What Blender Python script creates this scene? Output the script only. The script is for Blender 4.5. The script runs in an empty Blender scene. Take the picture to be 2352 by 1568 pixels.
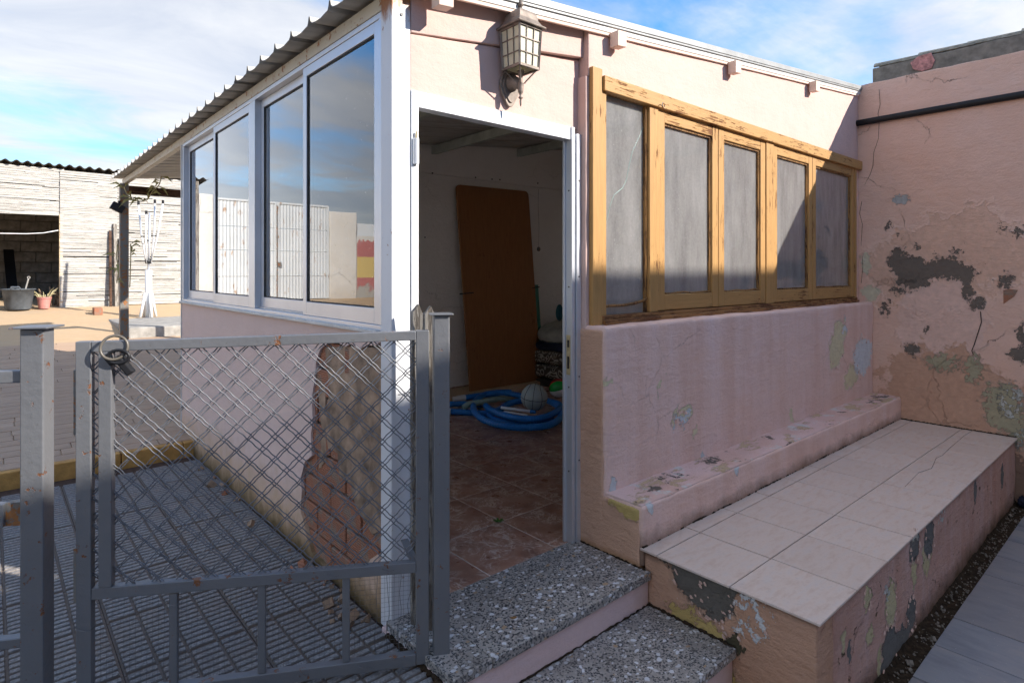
import bpy, bmesh, math, random
from mathutils import Vector, Matrix, noise as mn
random.seed(11)
R = math.radians
S = bpy.context.scene
COL = S.collection

# ------------------------------------------------------------------ camera
FX, CXP, HYP, HZ = 1368.0, 1176.0, 626.0, 1.32      # focal length, centre and horizon in a 2352 px wide picture
YAW = R(48.82)
cam = bpy.data.cameras.new('camera'); camo = bpy.data.objects.new('camera', cam); COL.objects.link(camo)
cam.sensor_width = 36; cam.lens = 36 * FX / 2352
cam.shift_y = -(784 - HYP) / 2352
cam.clip_start = 0.02; cam.clip_end = 2000
camo.location = (0, 0, HZ); camo.rotation_euler = (R(90), 0, YAW - R(90))
S.camera = camo

# ------------------------------------------------------------------ light
SUND = Vector((-.64, 1, -.64)).normalized()          # direction the sunlight travels
sun = bpy.data.lights.new('sun', 'SUN'); suno = bpy.data.objects.new('sun', sun); COL.objects.link(suno)
sun.energy = 2.0; sun.angle = R(.55); sun.color = (1, .935, .855)
suno.rotation_euler = SUND.to_track_quat('-Z', 'Y').to_euler(); suno.location = (6, -12, 9)
S.view_settings.view_transform = 'Standard'; S.view_settings.look = 'None'
S.view_settings.exposure = 2.12; S.view_settings.gamma = 1
S.view_settings.use_curve_mapping = False
S.cycles.use_adaptive_sampling = True; S.cycles.adaptive_threshold = .025
S.cycles.diffuse_bounces = 7; S.cycles.max_bounces = 10; S.cycles.transparent_max_bounces = 12

W = bpy.data.worlds.new('World'); S.world = W; W.use_nodes = True
def build_world():
    nt = W.node_tree; N = nt.nodes; L = nt.links; N.clear()
    def nd(t, **k):
        n = N.new(t)
        for a, b in k.items(): setattr(n, a, b)
        return n
    def mth(op, a, b=None, clamp=False):
        n = nd('ShaderNodeMath', operation=op, use_clamp=clamp)
        for i, x in enumerate((a, b)):
            if x is None: continue
            if hasattr(x, 'links'): L.new(x, n.inputs[i])
            else: n.inputs[i].default_value = x
        return n.outputs[0]
    sky = nd('ShaderNodeTexSky', sky_type='NISHITA', sun_disc=False)
    sky.sun_elevation = math.asin(-SUND.z)
    sky.sun_rotation = math.atan2(-SUND.x, -SUND.y)
    sky.altitude = 50; sky.air_density = 1.0; sky.dust_density = 0.0; sky.ozone_density = 3.5
    tc = nd('ShaderNodeTexCoord'); sp = nd('ShaderNodeSeparateXYZ'); L.new(tc.outputs['Generated'], sp.inputs[0])
    z = mth('ADD', mth('MAXIMUM', sp.outputs[2], 0.0), 0.16)
    cb = nd('ShaderNodeCombineXYZ')
    L.new(mth('DIVIDE', sp.outputs[0], z), cb.inputs[0]); L.new(mth('DIVIDE', sp.outputs[1], z), cb.inputs[1])
    mp = nd('ShaderNodeMapping'); L.new(cb.outputs[0], mp.inputs[0])
    mp.inputs['Location'].default_value = (38.09, 37.06, 0); mp.inputs['Rotation'].default_value = (0, 0, R(90)); mp.inputs['Scale'].default_value = (.5, .85, 1)
    n1 = nd('ShaderNodeTexNoise'); L.new(mp.outputs[0], n1.inputs['Vector'])
    n1.inputs['Scale'].default_value = .85; n1.inputs['Detail'].default_value = 9; n1.inputs['Roughness'].default_value = .55; n1.inputs['Distortion'].default_value = .35
    n2 = nd('ShaderNodeTexNoise'); L.new(mp.outputs[0], n2.inputs['Vector'])
    n2.inputs['Scale'].default_value = 2.6; n2.inputs['Detail'].default_value = 8; n2.inputs['Roughness'].default_value = .6; n2.inputs['Distortion'].default_value = .5
    f = mth('ADD', mth('MULTIPLY', n1.outputs[0], .75), mth('MULTIPLY', n2.outputs[0], .25))
    # more cloud low over the horizon, as distance packs it together
    low = mth('MULTIPLY', mth('SUBTRACT', .42, sp.outputs[2], True), 0.34)
    f = mth('ADD', f, low)
    cr = nd('ShaderNodeValToRGB'); L.new(f, cr.inputs[0])
    cr.color_ramp.elements[0].position = 0.40; cr.color_ramp.elements[0].color = (0, 0, 0, 1)
    cr.color_ramp.elements[1].position = 0.57; cr.color_ramp.elements[1].color = (1, 1, 1, 1)
    sh = nd('ShaderNodeValToRGB'); L.new(n2.outputs[0], sh.inputs[0])
    sh.color_ramp.elements[0].position = .3; sh.color_ramp.elements[0].color = (1.32, 1.42, 1.64, 1)
    sh.color_ramp.elements[1].position = .68; sh.color_ramp.elements[1].color = (2.08, 2.07, 2.06, 1)
    mx = nd('ShaderNodeMix', data_type='RGBA')
    L.new(mth('MULTIPLY', cr.outputs[0], .93), mx.inputs[0]); hs = nd('ShaderNodeHueSaturation'); hs.inputs['Saturation'].default_value = 1.36; hs.inputs['Value'].default_value = .66; L.new(sky.outputs[0], hs.inputs['Color']); L.new(hs.outputs[0], mx.inputs[6]); L.new(sh.outputs[0], mx.inputs[7])
    bg = nd('ShaderNodeBackground'); L.new(mx.outputs[2], bg.inputs[0]); bg.inputs[1].default_value = .115
    out = nd('ShaderNodeOutputWorld'); L.new(bg.outputs[0], out.inputs[0])
build_world()

# ------------------------------------------------------------------ photo pixel -> point on a known plane
_f = Vector((math.cos(YAW), math.sin(YAW), 0)); _r = Vector((math.sin(YAW), -math.cos(YAW), 0))
def ray(u, v):
    d = _f + _r * ((u - CXP) / FX); d.z = (HYP - v) / FX
    return d
C0 = Vector((0, 0, HZ))
def PX(u, v, X): d = ray(u, v); return C0 + d * (X / d.x)
def PY(u, v, Y): d = ray(u, v); return C0 + d * (Y / d.y)
def PZ(u, v, Z): d = ray(u, v); return C0 + d * ((Z - HZ) / d.z)

# ------------------------------------------------------------------ objects
WL = {}
def wl(o): return WL.get(o.name, Vector((0, 0, 0))) if o else Vector((0, 0, 0))
def thing(name, label, cat, loc=(0, 0, 0), group=None):
    o = bpy.data.objects.new(name, None); COL.objects.link(o); o.empty_display_size = .1
    o.location = loc; WL[o.name] = Vector(loc)
    o['label'] = label; o['category'] = cat
    if group: o['group'] = group
    return o
def put(name, me, mat, parent=None, loc=(0, 0, 0), rot=None, scale=None):
    o = bpy.data.objects.new(name, me); COL.objects.link(o)
    loc = Vector(loc)
    if parent: o.parent = parent
    o.location = loc - wl(parent); WL[o.name] = loc
    if rot is not None: o.rotation_euler = rot
    if scale is not None: o.scale = scale
    if me and mat and not me.materials: me.materials.append(mat)
    return o
def tag(o, label, cat, group=None):
    o['label'] = label; o['category'] = cat
    if group: o['group'] = group
    return o
def struct(o): o['kind'] = 'structure'; return o
def stuff(o): o['kind'] = 'stuff'; return o
def bevel(o, w=.003, seg=2):
    m = o.modifiers.new('bevel', 'BEVEL'); m.width = w; m.segments = seg; m.limit_method = 'ANGLE'; m.angle_limit = R(40)
    m.harden_normals = False
    return o

class MB:
    def __init__(s): s.v = []; s.f = []
    def box(s, x0, x1, y0, y1, z0, z1):
        i = len(s.v)
        s.v += [(x, y, z) for z in (z0, z1) for y in (y0, y1) for x in (x0, x1)]
        s.f += [tuple(i + k for k in q) for q in ((0, 2, 3, 1), (4, 5, 7, 6), (0, 1, 5, 4), (2, 6, 7, 3), (0, 4, 6, 2), (1, 3, 7, 5))]
        return s
    def obox(s, c, ax, h):      # centre, three unit axes, half sizes
        i = len(s.v); c = Vector(c)
        for sz in (-1, 1):
            for sy in (-1, 1):
                for sx in (-1, 1): s.v.append(tuple(c + ax[0] * (sx * h[0]) + ax[1] * (sy * h[1]) + ax[2] * (sz * h[2])))
        s.f += [tuple(i + k for k in q) for q in ((0, 2, 3, 1), (4, 5, 7, 6), (0, 1, 5, 4), (2, 6, 7, 3), (0, 4, 6, 2), (1, 3, 7, 5))]
        return s
    def bar(s, a, b, w, h, up=(0, 0, 1)):
        a = Vector(a); b = Vector(b); t = (b - a).normalized(); up = Vector(up)
        sd = t.cross(up)
        if sd.length < 1e-4: sd = t.cross(Vector((1, 0, 0)))
        sd.normalize(); u2 = sd.cross(t).normalized()
        return s.obox((a + b) / 2, (t, sd, u2), ((b - a).length / 2, w / 2, h / 2))
    def tube(s, pts, r, n=8, caps=True, closed=False):
        pts = [Vector(p) for p in pts]; m = len(pts)
        rr = r if isinstance(r, (list, tuple)) else [r] * m
        i0 = len(s.v); prev = None
        for k, p in enumerate(pts):
            a = pts[(k - 1) % m] if (closed or k > 0) else p
            b = pts[(k + 1) % m] if (closed or k < m - 1) else p
            t = (b - a)
            t = t.normalized() if t.length > 1e-9 else Vector((0, 0, 1))
            if prev is None:
                ref = Vector((0, 0, 1)) if abs(t.z) < .9 else Vector((1, 0, 0))
                e1 = t.cross(ref).normalized()
            else:
                e1 = (prev - t * prev.dot(t))
                e1 = e1.normalized() if e1.length > 1e-6 else t.orthogonal().normalized()
            prev = e1; e2 = t.cross(e1)
            for j in range(n):
                an = 2 * math.pi * j / n
                s.v.append(tuple(p + (e1 * math.cos(an) + e2 * math.sin(an)) * rr[k]))
        for k in range(m if closed else m - 1):
            k2 = (k + 1) % m
            for j in range(n):
                j2 = (j + 1) % n
                s.f.append((i0 + k * n + j, i0 + k * n + j2, i0 + k2 * n + j2, i0 + k2 * n + j))
        if caps and not closed:
            s.f.append(tuple(i0 + j for j in reversed(range(n)))); s.f.append(tuple(i0 + (m - 1) * n + j for j in range(n)))
        return s
    def lathe(s, prof, c=(0, 0, 0), n=16, a0=0, square=False):
        i0 = len(s.v); c = Vector(c)
        for r, z in prof:
            for j in range(n):
                an = a0 + 2 * math.pi * j / n
                s.v.append((c.x + r * math.cos(an), c.y + r * math.sin(an), c.z + z))
        for k in range(len(prof) - 1):
            for j in range(n):
                j2 = (j + 1) % n
                s.f.append((i0 + k * n + j, i0 + k * n + j2, i0 + (k + 1) * n + j2, i0 + (k + 1) * n + j))
        s.f.append(tuple(i0 + j for j in reversed(range(n)))); s.f.append(tuple(i0 + (len(prof) - 1) * n + j for j in range(n)))
        return s
    def prism(s, poly, fn, a, b):   # poly of 2-d points, fn(p, q, depth) -> xyz
        i = len(s.v); n = len(poly)
        s.v += [tuple(fn(p, q, a)) for p, q in poly] + [tuple(fn(p, q, b)) for p, q in poly]
        s.f.append(tuple(i + k for k in range(n))); s.f.append(tuple(i + n + k for k in reversed(range(n))))
        for k in range(n):
            k2 = (k + 1) % n
            s.f.append((i + k2, i + k, i + n + k, i + n + k2))
        return s
    def mesh(s, name, smooth=False, fix=True):
        me = bpy.data.meshes.new(name); me.from_pydata(s.v, [], s.f); me.update()
        if fix:
            bm = bmesh.new(); bm.from_mesh(me); bmesh.ops.recalc_face_normals(bm, faces=bm.faces); bm.to_mesh(me); bm.free()
        if smooth: me.shade_smooth()
        return me
    def build(s, name, mat, parent=None, smooth=False, bev=None, loc=(0, 0, 0)):
        o = put(name, s.mesh(name, smooth), mat, parent, loc)
        if bev: bevel(o, bev)
        return o

def rough_box(name, mat, parent, x0, x1, y0, y1, z0, z1, seg=.05, rnd=.012, amp=.004, sc=5, holes=None, extra=None):
    """a plastered block: rounded edges, finely cut, faces pushed in and out unevenly"""
    bm = bmesh.new(); bmesh.ops.create_cube(bm, size=1)
    for v in bm.verts:
        v.co = Vector((x0 if v.co.x < 0 else x1, y0 if v.co.y < 0 else y1, z0 if v.co.z < 0 else z1))
    if rnd: bmesh.ops.bevel(bm, geom=list(bm.edges), offset=rnd, segments=3, profile=.6, affect='EDGES')
    for ax, (a, b) in enumerate(((x0, x1), (y0, y1), (z0, z1))):
        n = int((b - a) / seg)
        no = Vector((0, 0, 0)); no[ax] = 1
        for k in range(1, n):
            co = Vector((0, 0, 0)); co[ax] = a + (b - a) * k / n
            bmesh.ops.bisect_plane(bm, geom=list(bm.verts) + list(bm.edges) + list(bm.faces), plane_co=co, plane_no=no, dist=1e-5)
    bm.normal_update()
    disp = {}
    for v in bm.verts:
        p = v.co
        d = amp * (mn.noise(p * sc) * 1.0 + .5 * mn.noise(p * sc * 2.7) + .25 * mn.noise(p * sc * 7))
        disp[v] = v.normal * d
    for v, d in disp.items():
        v.co += d
    if extra:
        for v in bm.verts: extra(v)
    me = bpy.data.meshes.new(name); bm.to_mesh(me); bm.free(); me.shade_smooth()
    return put(name, me, mat, parent)

# ------------------------------------------------------------------ materials
def lin(h):
    h = h.lstrip('#'); o = []
    for i in (0, 2, 4):
        c = int(h[i:i + 2], 16) / 255
        o.append(c / 12.92 if c <= .04045 else ((c + .055) / 1.055) ** 2.4)
    return (*o, 1)
def A(r, g, b): return (r, g, b, 1)
class G:
    def __init__(s, name, rough=.8, metal=0, spec=.4):
        s.m = bpy.data.materials.new(name); s.m.use_nodes = True; s.nt = s.m.node_tree
        s.b = s.nt.nodes['Principled BSDF']; s.out = s.nt.nodes['Material Output']
        s.b.inputs['Roughness'].default_value = rough; s.b.inputs['Metallic'].default_value = metal
        s.b.inputs['Specular IOR Level'].default_value = spec
        s._tc = None
    def n(s, t, **k):
        n = s.nt.nodes.new(t)
        for a, b in k.items(): setattr(n, a, b)
        return n
    def l(s, a, b): s.nt.links.new(a, b)
    def set(s, inp, x):
        if hasattr(x, 'links'): s.l(x, inp)
        else: inp.default_value = x
    def tc(s):
        if not s._tc: s._tc = s.n('ShaderNodeTexCoord')
        return s._tc.outputs['Object']
    def rnd(s): return s.n('ShaderNodeObjectInfo').outputs['Random']
    def map(s, scale=(1, 1, 1), rot=(0, 0, 0), loc=(0, 0, 0), vec=None):
        m = s.n('ShaderNodeMapping'); s.l(vec or s.tc(), m.inputs[0])
        m.inputs['Scale'].default_value = scale; m.inputs['Rotation'].default_value = rot
        s.set(m.inputs['Location'], loc)
        return m.outputs[0]
    def noise(s, scale=5, detail=4, rough=.55, vec=None, dist=0, out=0):
        n = s.n('ShaderNodeTexNoise'); s.l(vec or s.tc(), n.inputs['Vector'])
        n.inputs['Scale'].default_value = scale; n.inputs['Detail'].default_value = detail
        n.inputs['Roughness'].default_value = rough; n.inputs['Distortion'].default_value = dist
        return n.outputs[out]
    def vor(s, scale=5, feature='F1', vec=None, out='Distance', rnd=1):
        n = s.n('ShaderNodeTexVoronoi', feature=feature); s.l(vec or s.tc(), n.inputs['Vector'])
        n.inputs['Scale'].default_value = scale; n.inputs['Randomness'].default_value = rnd
        return n.outputs[out]
    def math(s, op, a, b=None, clamp=False):
        n = s.n('ShaderNodeMath', operation=op, use_clamp=clamp); s.set(n.inputs[0], a)
        if b is not None: s.set(n.inputs[1], b)
        return n.outputs[0]
    def vm(s, op, a, b=None, out=0):
        n = s.n('ShaderNodeVectorMath', operation=op); s.set(n.inputs[0], a)
        if b is not None: s.set(n.inputs[1], b)
        return n.outputs[out]
    def mr(s, x, a, b, c=0, d=1):
        n = s.n('ShaderNodeMapRange'); s.set(n.inputs[0], x)
        for i, q in enumerate((a, b, c, d)): n.inputs[i + 1].default_value = q
        return n.outputs[0]
    def mix(s, f, a, b, blend='MIX'):
        n = s.n('ShaderNodeMix', data_type='RGBA', blend_type=blend); s.set(n.inputs[0], f)
        s.set(n.inputs[6], a); s.set(n.inputs[7], b); return n.outputs[2]
    def ramp(s, f, *stops):
        n = s.n('ShaderNodeValToRGB'); s.l(f, n.inputs[0]); e = n.color_ramp.elements
        while len(e) < len(stops): e.new(.5)
        for k, (p, c) in enumerate(stops): e[k].position = p; e[k].color = c
        return n.outputs[0]
    def bump(s, h, dist=.003, strength=1, nrm=None):
        n = s.n('ShaderNodeBump'); s.set(n.inputs['Height'], h)
        n.inputs['Distance'].default_value = dist; n.inputs['Strength'].default_value = strength
        if nrm: s.l(nrm, n.inputs['Normal'])
        return n.outputs[0]
    def col(s, c): s.set(s.b.inputs['Base Color'], c); return s
    def nrm(s, x): s.l(x, s.b.inputs['Normal']); return s
    def rgh(s, x): s.set(s.b.inputs['Roughness'], x); return s
    def plane(s, ax):               # the two coordinates that lie in a wall: 'yz', 'xz', 'xy'
        sp = s.n('ShaderNodeSeparateXYZ'); s.l(s.tc(), sp.inputs[0]); cb = s.n('ShaderNodeCombineXYZ')
        for i, a in enumerate(ax): s.l(sp.outputs['xyz'.index(a)], cb.inputs[i])
        return cb.outputs[0]
    def axis(s, a):
        sp = s.n('ShaderNodeSeparateXYZ'); s.l(s.tc(), sp.inputs[0]); return sp.outputs['xyz'.index(a)]
    def jag(s, p, amp=.03, scale=14):
        nz = s.noise(scale, 4, .7, out=1)
        return s.vm('ADD', p, s.vm('MULTIPLY', s.vm('SUBTRACT', nz, (.5, .5, .5)), (amp * 6, amp * 6, 0)))
    def blobs(s, p, bl, soft=.06):  # bl: (cx, cy, rx, ry); 1 inside
        d = None
        for cx, cy, rx, ry in bl:
            q = s.vm('LENGTH', s.vm('MULTIPLY', s.vm('SUBTRACT', p, (cx, cy, 0)), (1 / rx, 1 / ry, 0)), out=1)
            d = q if d is None else s.math('MINIMUM', d, q)
        s.d = d
        return s.mr(d, 1 + soft, 1 - soft)

def boxes(fn, ij, L):
    """photo rectangles (u0, v0, u1, v1) -> ellipses on a wall plane"""
    out = []
    for u0, v0, u1, v1 in L:
        a = fn((u0 + u1) / 2, v0); b = fn((u0 + u1) / 2, v1); l = fn(u0, (v0 + v1) / 2); r = fn(u1, (v0 + v1) / 2)
        c = (l + r) / 2; i, j = ij
        rx = abs(r[i] - l[i]) / 2; ry = abs((a - b)[j]) / 2
        out.append((c[i], (a[j] + b[j]) / 2, max(rx, .004), max(ry, .004)))
    return out

def simple(name, c, rough=.7, metal=0, var=.15, scale=12, bump=0, bscale=60, spec=.4):
    g = G(name, rough, metal, spec)
    n = g.noise(scale, 5, .6)
    c = tuple(c) if len(c) == 4 else (*c, 1)
    dk = tuple(x * (1 - var) for x in c[:3]) + (1,); lt = tuple(min(1, x * (1 + var)) for x in c[:3]) + (1,)
    g.col(g.ramp(n, (.3, dk), (.7, lt)))
    if bump: g.nrm(g.bump(g.noise(bscale, 4), bump))
    return g.m

# ---- plaster with coats of paint flaked off in patches
def plaster(name, base, base2, ax, layers=(), grain=1, crack=.35, damp=None, streak=0, rough=.88, bd=.0085):
    g = G(name, rough, 0, .25)
    p = g.plane(ax)
    n = g.noise(2.3, 5, .6); n2 = g.noise(11, 5, .65)
    c = g.mix(g.mr(n, .35, .65), base, base2)
    c = g.mix(g.mr(n2, .3, .75, 0, .35), c, tuple(x * .86 for x in base2[:3]) + (1,))
    if streak:                      # rain runs: pale and rusty vertical bands
        sv = g.map(scale=(7, 7, .55)); sn = g.noise(1, 5, .6, vec=sv)
        c = g.mix(g.mr(sn, .48, .66, 0, streak), c, A(base[0] * .86, base[1] * .74, base[2] * .66))
        c = g.mix(g.mr(sn, .46, .3, 0, streak * .8), c, A(min(1, base[0] * 1.02), base[1] * 1.1, base[2] * 1.22))
    h = g.math('MULTIPLY', g.noise(55, 6, .7), .5 * grain)
    h = g.math('ADD', h, g.math('MULTIPLY', g.noise(9, 4), .9 * grain))
    h = g.math('ADD', h, g.math('MULTIPLY', g.noise(7, 5, .7, vec=g.map(scale=(1, 1, 3.2), rot=(.3, .3, .3))), .9 * grain))
    if crack:
        vv = g.vm('ADD', g.tc(), g.vm('MULTIPLY', g.noise(6, 5, .7, out=1), (.16, .16, .16)))
        e = g.vor(1.9, 'DISTANCE_TO_EDGE', vec=vv)
        ck = g.math('MULTIPLY', g.mr(e, .006, .0015), g.mr(g.noise(1.4, 3), .52, .60))
        c = g.mix(g.math('MULTIPLY', ck, crack), c, A(.12, .08, .06))
        h = g.math('SUBTRACT', h, g.math('MULTIPLY', ck, 1.5 * crack))
    if damp:                        # (axis, low, high, colour): grime that grows with its own ragged outline
        for axx, lo, hi, dc, amt in damp:
            t = g.math('ADD', g.axis(axx), g.math('MULTIPLY', g.math('SUBTRACT', g.noise(7, 6, .7), .5), abs(hi - lo) * 1.5))
            c = g.mix(g.math('MULTIPLY', g.mr(t, hi, lo), amt), c, dc)
    for ly in layers:
        q = g.jag(p, ly.get('jag', .02), ly.get('js', 16))
        m = g.blobs(q, ly['b'], ly.get('soft', .05))
        if 'thr' in ly: m = g.math('MULTIPLY', m, g.mr(g.noise(ly.get('ts', 30), 5, .7), ly['thr'], ly['thr'] + .03))
        cc = ly['c']
        if ly.get('rim', .45) and 'thr' not in ly:
            rm = g.mr(g.d, 1.20, 1.06)
            c = g.mix(g.math('MULTIPLY', rm, ly.get('rim', .45)), c, A(min(.85, base[0] * 1.12), min(.85, base[1] * 1.22), min(.85, base[2] * 1.25)))
            h = g.math('ADD', h, g.math('MULTIPLY', rm, .35))
        cc = g.mix(g.noise(22, 5, .65), tuple(x * .72 for x in cc[:3]) + (1,), tuple(min(1, x * 1.18) for x in cc[:3]) + (1,))
        c = g.mix(m, c, cc)
        h = g.math('SUBTRACT', h, g.math('MULTIPLY', m, ly.get('d', 1.2)))
    g.col(c); g.nrm(g.bump(h, bd))
    return g.m

PINK = A(.72, .47, .385); PINK2 = A(.70, .44, .35)
CEM = A(.17, .14, .115); YEL = A(.66, .55, .30); WHT = A(.72, .74, .74); MOSS = A(.13, .10, .055); PEACH = A(.71, .465, .35)
XW = 5.78
right_fn = lambda u, v: PX(u, v, XW)
rb = lambda *L: boxes(right_fn, (1, 2), L)
M_right = plaster('pink_flaking_plaster', A(.75, .515, .415), A(.73, .475, .365), 'yz', [
    dict(b=rb((1985, 520, 2290, 720), (2020, 540, 2400, 660), (2100, 480, 2330, 600)), c=PEACH, jag=.09, js=5, d=.5, rim=.3),
    dict(b=rb((2060, 640, 2270, 850),), c=A(.75, .52, .43), jag=.05, js=6, d=-.5, rim=0),
    dict(b=rb((2020, 800, 2330, 1010), (2290, 900, 2460, 1050)), c=A(.58, .355, .245), jag=.09, js=5, d=.5, rim=0),
    dict(b=rb((2042, 568, 2082, 632), (2055, 590, 2140, 665), (2130, 590, 2215, 640), (2190, 610, 2240, 650), (2212, 632, 2232, 690), (2228, 685, 2262, 712),
              (2033, 508, 2045, 528), (2290, 628, 2328, 660), (2025, 690, 2042, 722), (2330, 520, 2356, 545), (2300, 518, 2312, 535), (2318, 800, 2370, 830),
              (2338, 740, 2360, 800), (2050, 660, 2076, 676), (2120, 748, 2134, 760), (2080, 790, 2110, 812), (2146, 575, 2156, 582), (2185, 572, 2210, 582), (2100, 562, 2112, 570), (2060, 535, 2068, 545)), c=CEM, jag=.035, js=26),
    dict(b=rb((2046, 450, 2088, 468),), c=A(.42, .42, .40), jag=.02, js=30),
    dict(b=rb((2130, 815, 2200, 850), (2215, 815, 2255, 880), (2260, 880, 2352, 990), (2310, 930, 2356, 1030)), c=A(.40, .36, .24), jag=.05, js=24),
    dict(b=rb((2285, 880, 2352, 960), (2320, 985, 2370, 1035)), c=A(.55, .55, .50), jag=.05, js=30, thr=.5),
    dict(b=rb((1978, 580, 2000, 630), (1980, 655, 2020, 690)), c=A(.62, .57, .42), jag=.02, js=20, d=.4),
    dict(b=rb((2000, 470, 2360, 760),), c=CEM, jag=.05, thr=.70, ts=34),
], crack=.6, damp=[('z', .09, .20, A(.10, .06, .035), .75)], grain=1.25)
low_fn = lambda u, v: PY(u, v, 1.83)
lb = lambda *L: boxes(low_fn, (0, 2), L)
led = lambda *L: boxes(lambda u, v: PY(u, v, 1.62), (0, 2), L)
M_low = plaster('pink_washed_plaster', A(.82, .59, .515), A(.80, .55, .455), 'xz', [
    dict(b=lb((1905, 745, 1938, 850), (1915, 735, 1945, 780), (1938, 840, 1975, 890), (1390, 865, 1402, 885), (1555, 945, 1582, 978), (1598, 980, 1606, 1010), (1515, 870, 1522, 900), (1815, 940, 1822, 965)), c=A(.70, .62, .40), jag=.05, js=9, d=1.0),
    dict(b=lb((1960, 780, 2002, 850), (1935, 740, 1948, 760), (1558, 965, 1580, 982)), c=A(.66, .69, .70), jag=.06, js=9, d=.5),
    dict(b=led((1486, 1120, 1500, 1180), (1690, 1060, 1700, 1090)), c=A(.62, .64, .64), jag=.015, js=20, d=.6),
], crack=.22, streak=.5, damp=[('z', .08, .16, A(.16, .10, .06), .85)], grain=1.1)
# top of the ledge: weathered to yellow, grey and bare cement
def ledge_top():
    g = G('weathered_ledge_top', .9, 0, .2)
    c = g.mix(g.mr(g.noise(3, 5), .4, .6), A(.72, .52, .48), A(.66, .44, .37))
    mp = g.map(scale=(1, 2.2, 1))
    a = g.mr(g.noise(4.5, 6, .65, vec=mp), .55, .60); b = g.mr(g.noise(7, 6, .65, vec=g.map(loc=(4, 2, 0))), .575, .63)
    d = g.mr(g.noise(6, 6, .7, vec=g.map(loc=(9, 5, 0))), .59, .63)
    c = g.mix(a, c, A(.56, .42, .27)); c = g.mix(b, c, A(.64, .60, .56)); c = g.mix(d, c, A(.15, .13, .11))
    h = g.math('ADD', g.noise(40, 6, .7), g.math('MULTIPLY', g.math('ADD', a, d), -.8))
    g.col(c); g.nrm(g.bump(h, .006)); return g.m
M_ledge = ledge_top()
M_riser = plaster('pink_painted_riser', A(.76, .57, .55), A(.73, .54, .51), 'xz', [], crack=.2, grain=.6, damp=[('x', 2.2, 2.05, A(.45, .27, .19), .5)])
M_end = plaster('peach_plaster_end', A(.66, .42, .30), A(.60, .36, .24), 'yz', [
    dict(b=boxes(lambda u, v: PX(u, v, 2.19), (1, 2), [(1398, 1135, 1440, 1165), (1430, 1155, 1478, 1195)]), c=A(.58, .44, .17), jag=.02, js=22, d=.6),
], crack=.9, grain=1.5, damp=[('z', .0, .03, A(.35, .18, .06), .6)])
M_front = plaster('pale_pink_plaster', A(.63, .45, .39), A(.61, .425, .365), 'xz', [], crack=.0, grain=.42)
bf = lambda *L: boxes(lambda u, v: PY(u, v, .875), (0, 2), L)
M_bfront = plaster('stained_pink_bench_plaster', A(.60, .40, .35), A(.54, .33, .26), 'xz', [
    dict(b=bf((1985, 1350, 2000, 1400), (2035, 1330, 2058, 1440), (2120, 1240, 2140, 1320), (1992, 1440, 2010, 1480), (1935, 1450, 1945, 1500), (2015, 1480, 2028, 1560), (2095, 1280, 2105, 1350)), c=A(.56, .50, .30), jag=.02, js=20, d=1.1),
    dict(b=bf((2025, 1440, 2060, 1580), (2050, 1445, 2090, 1500), (2090, 1210, 2112, 1290), (2125, 1190, 2145, 1280), (2085, 1370, 2104, 1450), (2300, 1060, 2306, 1120), (2236, 1090, 2243, 1160), (1950, 1470, 1957, 1520)), c=A(.17, .17, .16), jag=.02, js=18, d=1.3),
    dict(b=bf((2095, 1200, 2112, 1245), (2150, 1160, 2170, 1200), (2030, 1340, 2050, 1380)), c=A(.62, .64, .6), jag=.02, js=26, thr=.5, d=.5),
    dict(b=bf((1890, 1150, 2330, 1600)), c=MOSS, jag=.03, thr=.64, ts=18),
], crack=.5, streak=.8, damp=[('z', -.40, -.27, A(.10, .06, .03), .9), ('z', .075, .03, A(.12, .08, .05), .5)], grain=1.3, bd=.011)
be = lambda *L: boxes(lambda u, v: PX(u, v, 2.205), (1, 2), L)
M_bend = plaster('peach_bench_end_plaster', A(.60, .37, .26), A(.54, .31, .20), 'yz', [
    dict(b=be((1505, 1470, 1700, 1640), (1590, 1420, 1665, 1475), (1540, 1390, 1600, 1440)), c=A(.58, .42, .16), jag=.05, js=14, d=.7),
    dict(b=be((1660, 1340, 1770, 1470),), c=A(.72, .72, .72), jag=.04, thr=.50, ts=26, d=-.3),
    dict(b=be((1545, 1290, 1650, 1385), (1590, 1330, 1690, 1420), (1520, 1275, 1600, 1310), (1620, 1320, 1700, 1365)), c=A(.15, .135, .115), jag=.025, js=16, d=2.2),
    dict(b=be((1672, 1455, 1700, 1500), (1700, 1480, 1712, 1500)), c=A(.10, .085, .05), jag=.02, js=26),
], crack=.5, grain=1.6, bd=.012, damp=[('z', .075, .045, A(.10, .06, .04), .8), ('z', -.42, -.2, A(.36, .22, .13), .5)])
lw = lambda *L: boxes(lambda u, v: PX(u, v, 1.15), (1, 2), L)
M_left = plaster('lilac_pink_plaster', A(.72, .55, .49), A(.70, .53, .465), 'yz', [], crack=0, grain=.5,
                 damp=[('z', .02, .30, A(.50, .32, .15), .75), ('z', -.05, .10, A(.11, .075, .03), .95)])
M_room = plaster('white_room_plaster', A(.88, .83, .78), A(.85, .80, .745), 'xz', [], crack=.25, grain=.9)
M_cement = simple('bare_grey_cement', A(.20, .18, .15), .95, var=.35, scale=14, bump=.004, bscale=40)
M_smear = simple('cement_smear', A(.29, .20, .135), .95, var=.6, scale=9, bump=.008, bscale=24)
M_conc = simple('rough_grey_concrete', A(.33, .31, .28), .95, var=.3, scale=8, bump=.004, bscale=50)

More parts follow.
